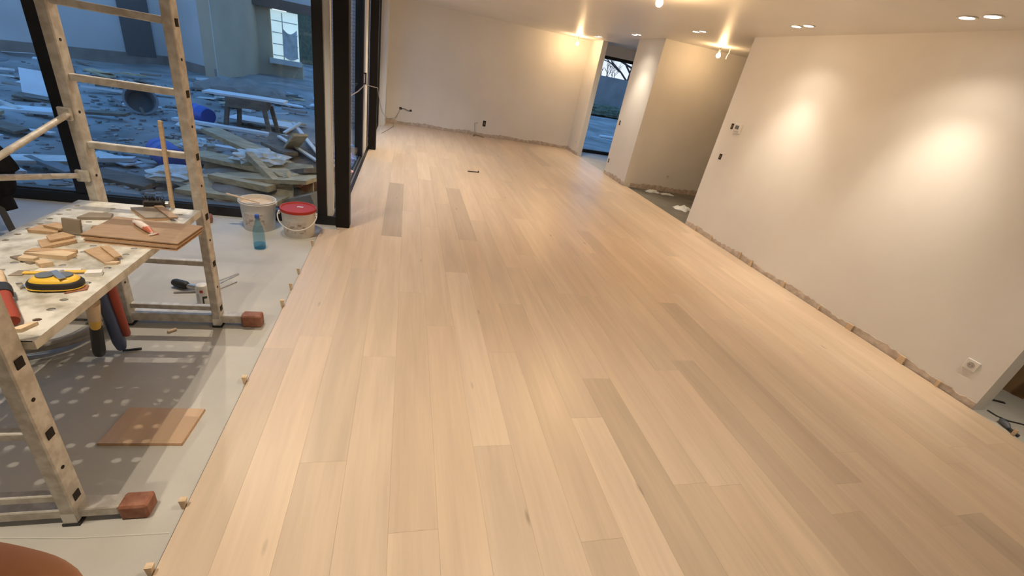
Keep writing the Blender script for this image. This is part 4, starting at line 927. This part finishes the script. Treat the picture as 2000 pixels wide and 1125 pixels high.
b = BM(); lathe(b, [(0.205, 0.135), (0.235, 0.14), (0.235, 0.155), (0.205, 0.155), (0.205, 0.135)], 0, 0, 0, 24, mt); part(t, 'rim', b, M['fencewall'], True)
b = BM(); tube(b, [(-4.28, 8.82, GZ+0.10), (-4.20, 8.75, GZ-0.02)], 0.02, 6); part(t, 'handle', b, M['timber2'])

def barrel(cx, cy, cz, rz, label):
    mt = Matrix.Translation((cx, cy, cz)) @ Matrix.Rotation(rz, 4, 'Z') @ Matrix.Rotation(math.pi/2, 4, 'Y')
    t = thing('plastic_drum', label, 'drum', (cx, cy, GZ))
    b = BM(); lathe(b, [(0.0, -0.26), (0.12, -0.26), (0.135, -0.24), (0.14, -0.1), (0.146, -0.09), (0.14, -0.08), (0.14, 0.08), (0.146, 0.09), (0.14, 0.10), (0.135, 0.24), (0.12, 0.26), (0.0, 0.26)], 0, 0, 0, 24, mt); part(t, 'shell', b, M['bluebarrel'], True)
    b = BM(); lathe(b, [(0.0, -0.266), (0.10, -0.266), (0.10, -0.259), (0.0, -0.259)], 0, 0, 0, 20, mt); part(t, 'end_cap', b, M['tarp'], True)
barrel(-3.40, 8.75, 0.03, -0.7, 'blue plastic drum lying left of the outdoor table')
barrel(-2.72, 5.95, 0.03, -0.9, 'blue plastic drum lying behind the scaffold rail near the window')

def plate(name, pts, th, m, label, cat, group=None):
    # slab through four 3D corners, extruded along its normal
    P = [Vector(p) for p in pts]; nrm = (P[1]-P[0]).cross(P[3]-P[0]).normalized()
    if nrm.z < 0: nrm = -nrm
    bm = BM(); a = [bm.verts.new(p) for p in P]; b2 = [bm.verts.new(p - nrm*th) for p in P]
    bm.faces.new(a); bm.faces.new(b2[::-1])
    for k in range(4): bm.faces.new((a[k], a[(k+1) % 4], b2[(k+1) % 4], b2[k]))
    c = sum(P, Vector())/4
    return one(name, bm, m, label, cat, tuple(c), group)
plate('leaning_board', [(-5.98, 9.00, GZ), (-5.60, 9.05, GZ), (-5.72, 9.35, 0.24), (-6.12, 9.30, 0.26)], 0.03, M['whiteboard'], 'white square panel leaning in the rubble left of the mullion', 'panel')

# timber heap right outside the front window
def beam(a, b_, w, h, m, label, cat='board', nm='timber_board'):
    return one(nm, bar(BM(), a, b_, w, h), m, label, cat, a)
bm = BM(); bmesh.ops.create_icosphere(bm, subdivisions=4, radius=1.0); rm = random.Random(2)
for v in bm.verts:
    k = 1+rm.uniform(-0.05, 0.05)+0.08*math.sin(7*v.co.x)*math.cos(5*v.co.y)
    v.co = Vector((-1.50+v.co.x*0.78*k, 5.28+v.co.y*0.78*k-0.25*v.co.x, GZ-0.02+max(v.co.z, -0.1)*0.27*k))
one('waste_mound', bm, M['plinth'], 'dark mound of building waste carrying the timber heap outside the glass', 'mound', (-1.5, 5.28, GZ))
beam((-2.30, 6.15, 0.34), (-1.02, 5.30, 0.14), 0.22, 0.05, M['timber'], 'light old board at the top of the timber heap', 'board')
beam((-2.32, 5.72, 0.14), (-0.90, 5.02, 0.20), 0.26, 0.045, M['timber'], 'long wide board along the middle of the timber heap', 'board')
beam((-2.05, 5.25, 0.04), (-0.88, 4.78, 0.26), 0.30, 0.04, M['timber'], 'broad olive board facing the window in the timber heap', 'board')
beam((-2.15, 4.92, -0.02), (-1.15, 4.62, 0.05), 0.24, 0.05, M['timber'], 'low board at the front of the timber heap against the glass', 'board')
beam((-1.92, 5.05, 0.10), (-1.28, 4.72, 0.14), 0.12, 0.06, M['timber'], 'short thick beam lying on the front boards of the heap', 'beam')
beam((-1.62, 5.25, 0.32), (-1.25, 4.80, 0.18), 0.07, 0.07, M['timber'], 'short square pale stump on top of the heap', 'beam')
beam((-1.70, 6.25, 0.24), (-1.28, 5.60, 0.30), 0.16, 0.04, M['timber2'], 'dark short board at the back of the timber heap', 'board')
beam((-1.35, 5.90, 0.30), (-1.18, 5.66, 0.52), 0.17, 0.03, M['timber'], 'upright broken board sticking out of the heap near the right frame', 'board')
beam((-1.30, 5.7, 0.05), (-0.85, 5.05, 0.30), 0.40, 0.05, M['timber2'], 'dark broad panel leaning at the right end of the heap', 'panel')
beam((-1.10, 4.72, -0.02), (-0.82, 4.62, 0.10), 0.20, 0.16, M['plinth'], 'dark red-brown block between the heap and the right frame', 'block')
beam((-2.2, 4.72, -0.06), (-0.95, 4.50, -0.05), 0.14, 0.04, M['timber2'], 'dark lowest board right under the front glass', 'board')
beam((-1.48, 6.70, 0.46), (-0.86, 5.35, 0.30), 0.045, 0.02, M['whiteboard'], 'long white plastic batten crossing at the right of the heap', 'batten', 'white_batten')
beam((-1.55, 6.20, 0.36), (-0.98, 5.50, 0.28), 0.045, 0.02, M['whiteboard'], 'shorter white plastic batten below the long one', 'batten', 'white_batten')
beam((-1.52, 6.35, 0.38), (-1.36, 6.55, 0.50), 0.045, 0.02, M['whiteboard'], 'stubby white batten crossing the top of the long one', 'batten', 'white_batten')
beam((-1.25, 6.1, 0.30), (-0.80, 5.60, 0.28), 0.035, 0.02, M['whiteboard'], 'thin white batten running to the right frame', 'batten', 'white_batten')
beam((-3.6, 8.30, -0.02), (-1.9, 8.05, -0.02), 0.12, 0.04, M['whiteboard'], 'long white board on the ground in front of the outdoor table', 'board')
beam((-3.1, 9.3, -0.04), (-2.0, 9.15, -0.04), 0.5, 0.03, M['whiteboard'], 'wide white panel on the ground under the outdoor table', 'panel')
plate('timber_sheet', [(-2.25, 5.85, 0.12), (-0.98, 5.22, 0.30), (-0.92, 4.86, 0.06), (-2.18, 5.32, -0.10)], 0.03, M['timber'], 'wide tilted wooden sheet filling the middle of the heap', 'sheet')
plate('timber_sheet', [(-2.12, 5.10, 0.06), (-1.10, 4.80, 0.16), (-1.06, 4.58, -0.06), (-2.10, 4.70, -0.10)], 0.03, M['timber'], 'lower tilted wooden sheet nearest the glass', 'sheet')
plate('timber_sheet', [(-1.72, 6.45, 0.36), (-0.95, 5.85, 0.38), (-0.86, 5.25, 0.20), (-1.60, 5.75, 0.18)], 0.03, M['timber2'], 'dark tilted sheet at the upper right of the heap', 'sheet')
def film(cx, cy, cz, s, m, label, seed, flat=0.5, nm='plastic_film'):
    rnd = random.Random(seed); bm = BM(); bmesh.ops.create_icosphere(bm, subdivisions=3, radius=1.0)
    ph = [rnd.uniform(0, 6) for _ in range(4)]
    for v in bm.verts:
        k = 1 + 0.22*math.sin(7*v.co.x+ph[0])*math.cos(6*v.co.y+ph[1]) + 0.14*math.sin(13*v.co.z+9*v.co.x+ph[2])
        v.co = Vector((cx+v.co.x*s*k*1.3, cy+v.co.y*s*k, cz+v.co.z*s*k*flat))
    return one(nm, bm, m, label, 'plastic film' if nm == 'plastic_film' else 'bag', (cx, cy, cz-s*flat), smooth=False)
film(-1.56, 5.45, 0.24, 0.21, M['film'], 'crumpled clear plastic film in the middle of the timber heap', 3, 0.45)
film(-2.42, 6.10, 0.14, 0.13, M['sheet'], 'small bright crumpled plastic at the left end of the heap', 6, 0.7)
film(-2.35, 5.35, -0.02, 0.22, M['film'], 'crumpled plastic film on the ground behind the scaffold rail', 9, 0.4)
film(-1.15, 4.95, 0.18, 0.12, M['timber'], 'pale crumpled paper sack on the right half of the heap', 12, 0.6)
film(-0.86, 6.95, GZ+0.12, 0.13, M['tarp'], 'crumpled blue plastic bag outside the sliding door', 15, 0.8, 'plastic_bag')
film(-0.83, 6.10, GZ+0.12, 0.13, M['pink'], 'pale pink bag outside the sliding door', 18, 0.9, 'plastic_bag')
one('foam_block', cbox(BM(), -0.87, 7.45, GZ+0.13, 0.22, 0.2, 0.2, rz=0.3, bev=0.02), M['whiteboard'], 'white block behind the blue bag outside the sliding door', 'block', (-0.87, 7.45, GZ))

# scattered rubble: single boards and slabs in the mud
rs = random.Random(33)
mats = [M['whiteboard'], M['film'], M['timber'], M['fencewall'], M['timber2'], M['plinth'], M['whiteboard']]
for i in range(95):
    y = rs.uniform(5.2, 14.2); x = -1.9 - rs.random()*(1.2 + (y-4)*0.72)
    if -3.4 < x < -2.0 and 8.4 < y < 9.5: continue
    if y > 11.2 + (x+9.0)*1.0 + 3.5: continue
    l = rs.uniform(0.15, 0.75); w = rs.uniform(0.05, 0.24); th = rs.uniform(0.012, 0.05)
    bm = BM(); cbox(bm, x, y, GZ-0.005+th/2+rs.uniform(0, .05), l, w, th, rz=rs.uniform(-0.6, 0.5), rx=rs.uniform(-.2, .2), ry=rs.uniform(-.15, .15))
    kind = ('white board scrap', 'pale film-covered scrap', 'light timber scrap', 'grey concrete slab piece', 'dark timber scrap', 'brown clay slab piece', 'white board scrap')[i % 7]
    where = 'close to the window' if y < 7 else ('in the middle of the yard' if y < 10.5 else 'toward the neighbour house')
    size = 'long ' if l > 0.5 else ('short ' if l < 0.28 else '')
    one('rubble_piece', bm, mats[i % 7], size + kind + ' strewn on the mud ' + where, 'rubble', (x, y, GZ), 'rubble pieces strewn over the yard')
bm = BM()
for i in range(900):
    y = 4.9 + 8*rs.random()**1.2; x = -2.1 - rs.random()*(1.5+(y-4)*0.55)
    s = rs.uniform(0.012, 0.045)
    cbox(bm, x, y, GZ-0.02+s*0.3, s*rs.uniform(1, 2.6), s, s*0.6, rz=rs.uniform(0, 3.1), rx=rs.uniform(-.4, .4))
o = one('gravel_litter', bm, M['mud'], 'small stones and chips littering the muddy yard', 'gravel', (-4, 8, GZ)); o['kind'] = 'stuff'

# garden behind the far right window
one('concrete_fence', box(BM(), 4, 30.0, GZ-0.1, 30, 30.2, 2.15), M['fencewall'], 'long grey fence wall seen through the narrow far window', 'fence', (14, 30, GZ))
for i, (x, y, rx_, rz_, lab) in enumerate(((12.2, 27.5, 1.9, 0.55, 'low dark green hedge in front of the grey fence, left'), (15.4, 27.6, 1.4, 0.9, 'taller dark shrub in front of the grey fence, right'))):
    bm = BM(); bmesh.ops.create_icosphere(bm, subdivisions=4, radius=1.0); rr = random.Random(i)
    for v in bm.verts:
        k = 1+rr.uniform(-0.14, 0.14); v.co = Vector((x+v.co.x*rx_*k, y+v.co.y*0.7*k, GZ+0.1+max(v.co.z, -0.1)*rz_*k))
    one('hedge_shrub', bm, M['hedge'], lab, 'hedge', (x, y, GZ))
one('white_pipe', tube(BM(), [(7.1, 16.0, GZ+0.03), (7.8, 16.1, GZ+0.03)], 0.05, 8), M['whiteboard'], 'white pipe lying on the ground beyond the far window', 'pipe', (7.4, 16, GZ))
one('garden_hose', tube(BM(), [(6.6, 15.6, GZ+0.02), (7.4, 15.2, GZ+0.02), (8.2, 15.4, GZ+0.02), (9.2, 16.2, GZ+0.02)], 0.025, 6), M['whiteboard'], 'pale hose curving over the ground beyond the far window', 'hose', (7.4, 15.2, GZ))
# bare tree against the sky
tr = thing('bare_tree', 'dark bare tree with thin branches against the pale sky', 'tree', (16.0, 33.0, GZ))
def grow(bm, p, d, L, r, depth, rnd):
    q = p + d*L
    mid = p.lerp(q, 0.5) + Vector((rnd.uniform(-1, 1), 0, rnd.uniform(-1, 1)))*L*0.06
    tube(bm, [p, mid, q], [r, r*0.85, r*0.65], 6)
    if depth == 0: return
    for k in range(3 if depth > 1 else 4):
        a = rnd.uniform(-0.9, 0.9); c = rnd.uniform(-0.5, 0.5)
        nd = Vector((d.x*math.cos(a)-d.z*math.sin(a), d.y+c*0.5, d.x*math.sin(a)+d.z*math.cos(a))).normalized()
        nd = (nd + Vector((0, 0, 0.15))).normalized()
        grow(bm, p.lerp(q, rnd.uniform(0.55, 1.0)), nd, L*rnd.uniform(0.55, 0.8), r*0.55, depth-1, rnd)
b = BM(); tube(b, [(16.0, 33, GZ-0.1), (15.95, 33, 1.5), (16.1, 33, 3.4), (16.3, 33, 6.0)], [0.34, 0.30, 0.26, 0.18], 10); part(tr, 'trunk', b, M['bark'], True)
rt = random.Random(5)
for z, ang, L in ((1.9, 2.5, 2.2), (2.5, 2.3, 2.4), (3.0, 2.75, 2.4), (3.2, 1.9, 1.8), (4.2, 2.5, 2.0), (3.6, 0.7, 1.6)):
    b = BM(); grow(b, Vector((16.0, 33, z)), Vector((math.cos(ang), 0.1, math.sin(ang))).normalized(), L, 0.075, 3, rt); part(tr, 'branch', b, M['bark'])
tr2 = thing('bare_tree', 'thin twiggy bare bush behind the fence, left of the thick trunk', 'tree', (13.6, 33.5, GZ))
for k in range(9):
    b = BM(); x = 12.9+0.25*k; tube(b, [(x, 33.5, GZ), (x+rt.uniform(-.1, .1), 33.5, 1.9)], 0.035, 5); grow(b, Vector((x, 33.5, 1.7)), Vector((rt.uniform(-.25, .25), 0, 1)).normalized(), rt.uniform(0.6, 1.0), 0.03, 2, rt); part(tr2, 'branch', b, M['bark'])

# ================================================================== HAND AT THE LENS
def camp(x, y, d):   # metres right of, above and in front of the phone's lens
    return Vector((0, 0, CAM_H)) + c_right*x + c_up*y + fwd*d
def skin_mesh(chains):
    me = bpy.data.meshes.new('hand'); vs, es, rs_ = [], [], []
    for ch in chains:
        st = None
        for k, (p, r) in enumerate(ch):
            if isinstance(p, int): st = p; continue
            vs.append(p); rs_.append(r); i = len(vs)-1
            if st is not None: es.append((st, i))
            st = i
    me.from_pydata(vs, es, []); o = bpy.data.objects.new('hand', me); C.objects.link(o)
    md = o.modifiers.new('skin', 'SKIN'); md.use_smooth_shade = True
    for i, sv in enumerate(me.skin_vertices[0].data):
        sv.radius = (rs_[i], rs_[i]); sv.use_root = (i == 0)
    s = o.modifiers.new('subd', 'SUBSURF'); s.levels = 3; s.render_levels = 3
    me.materials.append(M['skin'])
    return o
D = 0.052
palm = (camp(-0.150, -0.085, 0.035), 0.022)
chains = [
    [palm, (camp(-0.128, -0.072, 0.035), 0.020)],
    [(1, 0), (camp(-0.108, -0.0455, D-0.008), 0.0105), (camp(-0.084, -0.0385, D), 0.0098), (camp(-0.066, -0.0405, D), 0.0092), (camp(-0.0545, -0.0430, D), 0.0082)],
    [(1, 0), (camp(-0.112, -0.066, D-0.006), 0.0105), (camp(-0.090, -0.064, D-0.004), 0.0098), (camp(-0.070, -0.068, D-0.008), 0.0085)],
    [(1, 0), (camp(-0.116, -0.086, D-0.008), 0.0100), (camp(-0.096, -0.086, D-0.008), 0.0092), (camp(-0.080, -0.090, D-0.012), 0.0080)],
    [(0, 0), (camp(-0.128, -0.104, D-0.012), 0.0090), (camp(-0.110, -0.106, D-0.014), 0.0082), (camp(-0.098, -0.108, D-0.016), 0.0072)],
    [(0, 0), (camp(-0.150, -0.060, 0.012), 0.0125), (camp(-0.140, -0.040, 0.004), 0.0110), (camp(-0.126, -0.026, 0.0), 0.0098)],
    [(0, 0), (camp(-0.180, -0.125, 0.030), 0.024), (camp(-0.215, -0.19, 0.02), 0.028), (camp(-0.26, -0.28, 0.0), 0.034)],
]
hnd = skin_mesh(chains)
tag(hnd, 'blurred brown fingertip of the hand holding the camera, bottom left corner', 'hand')
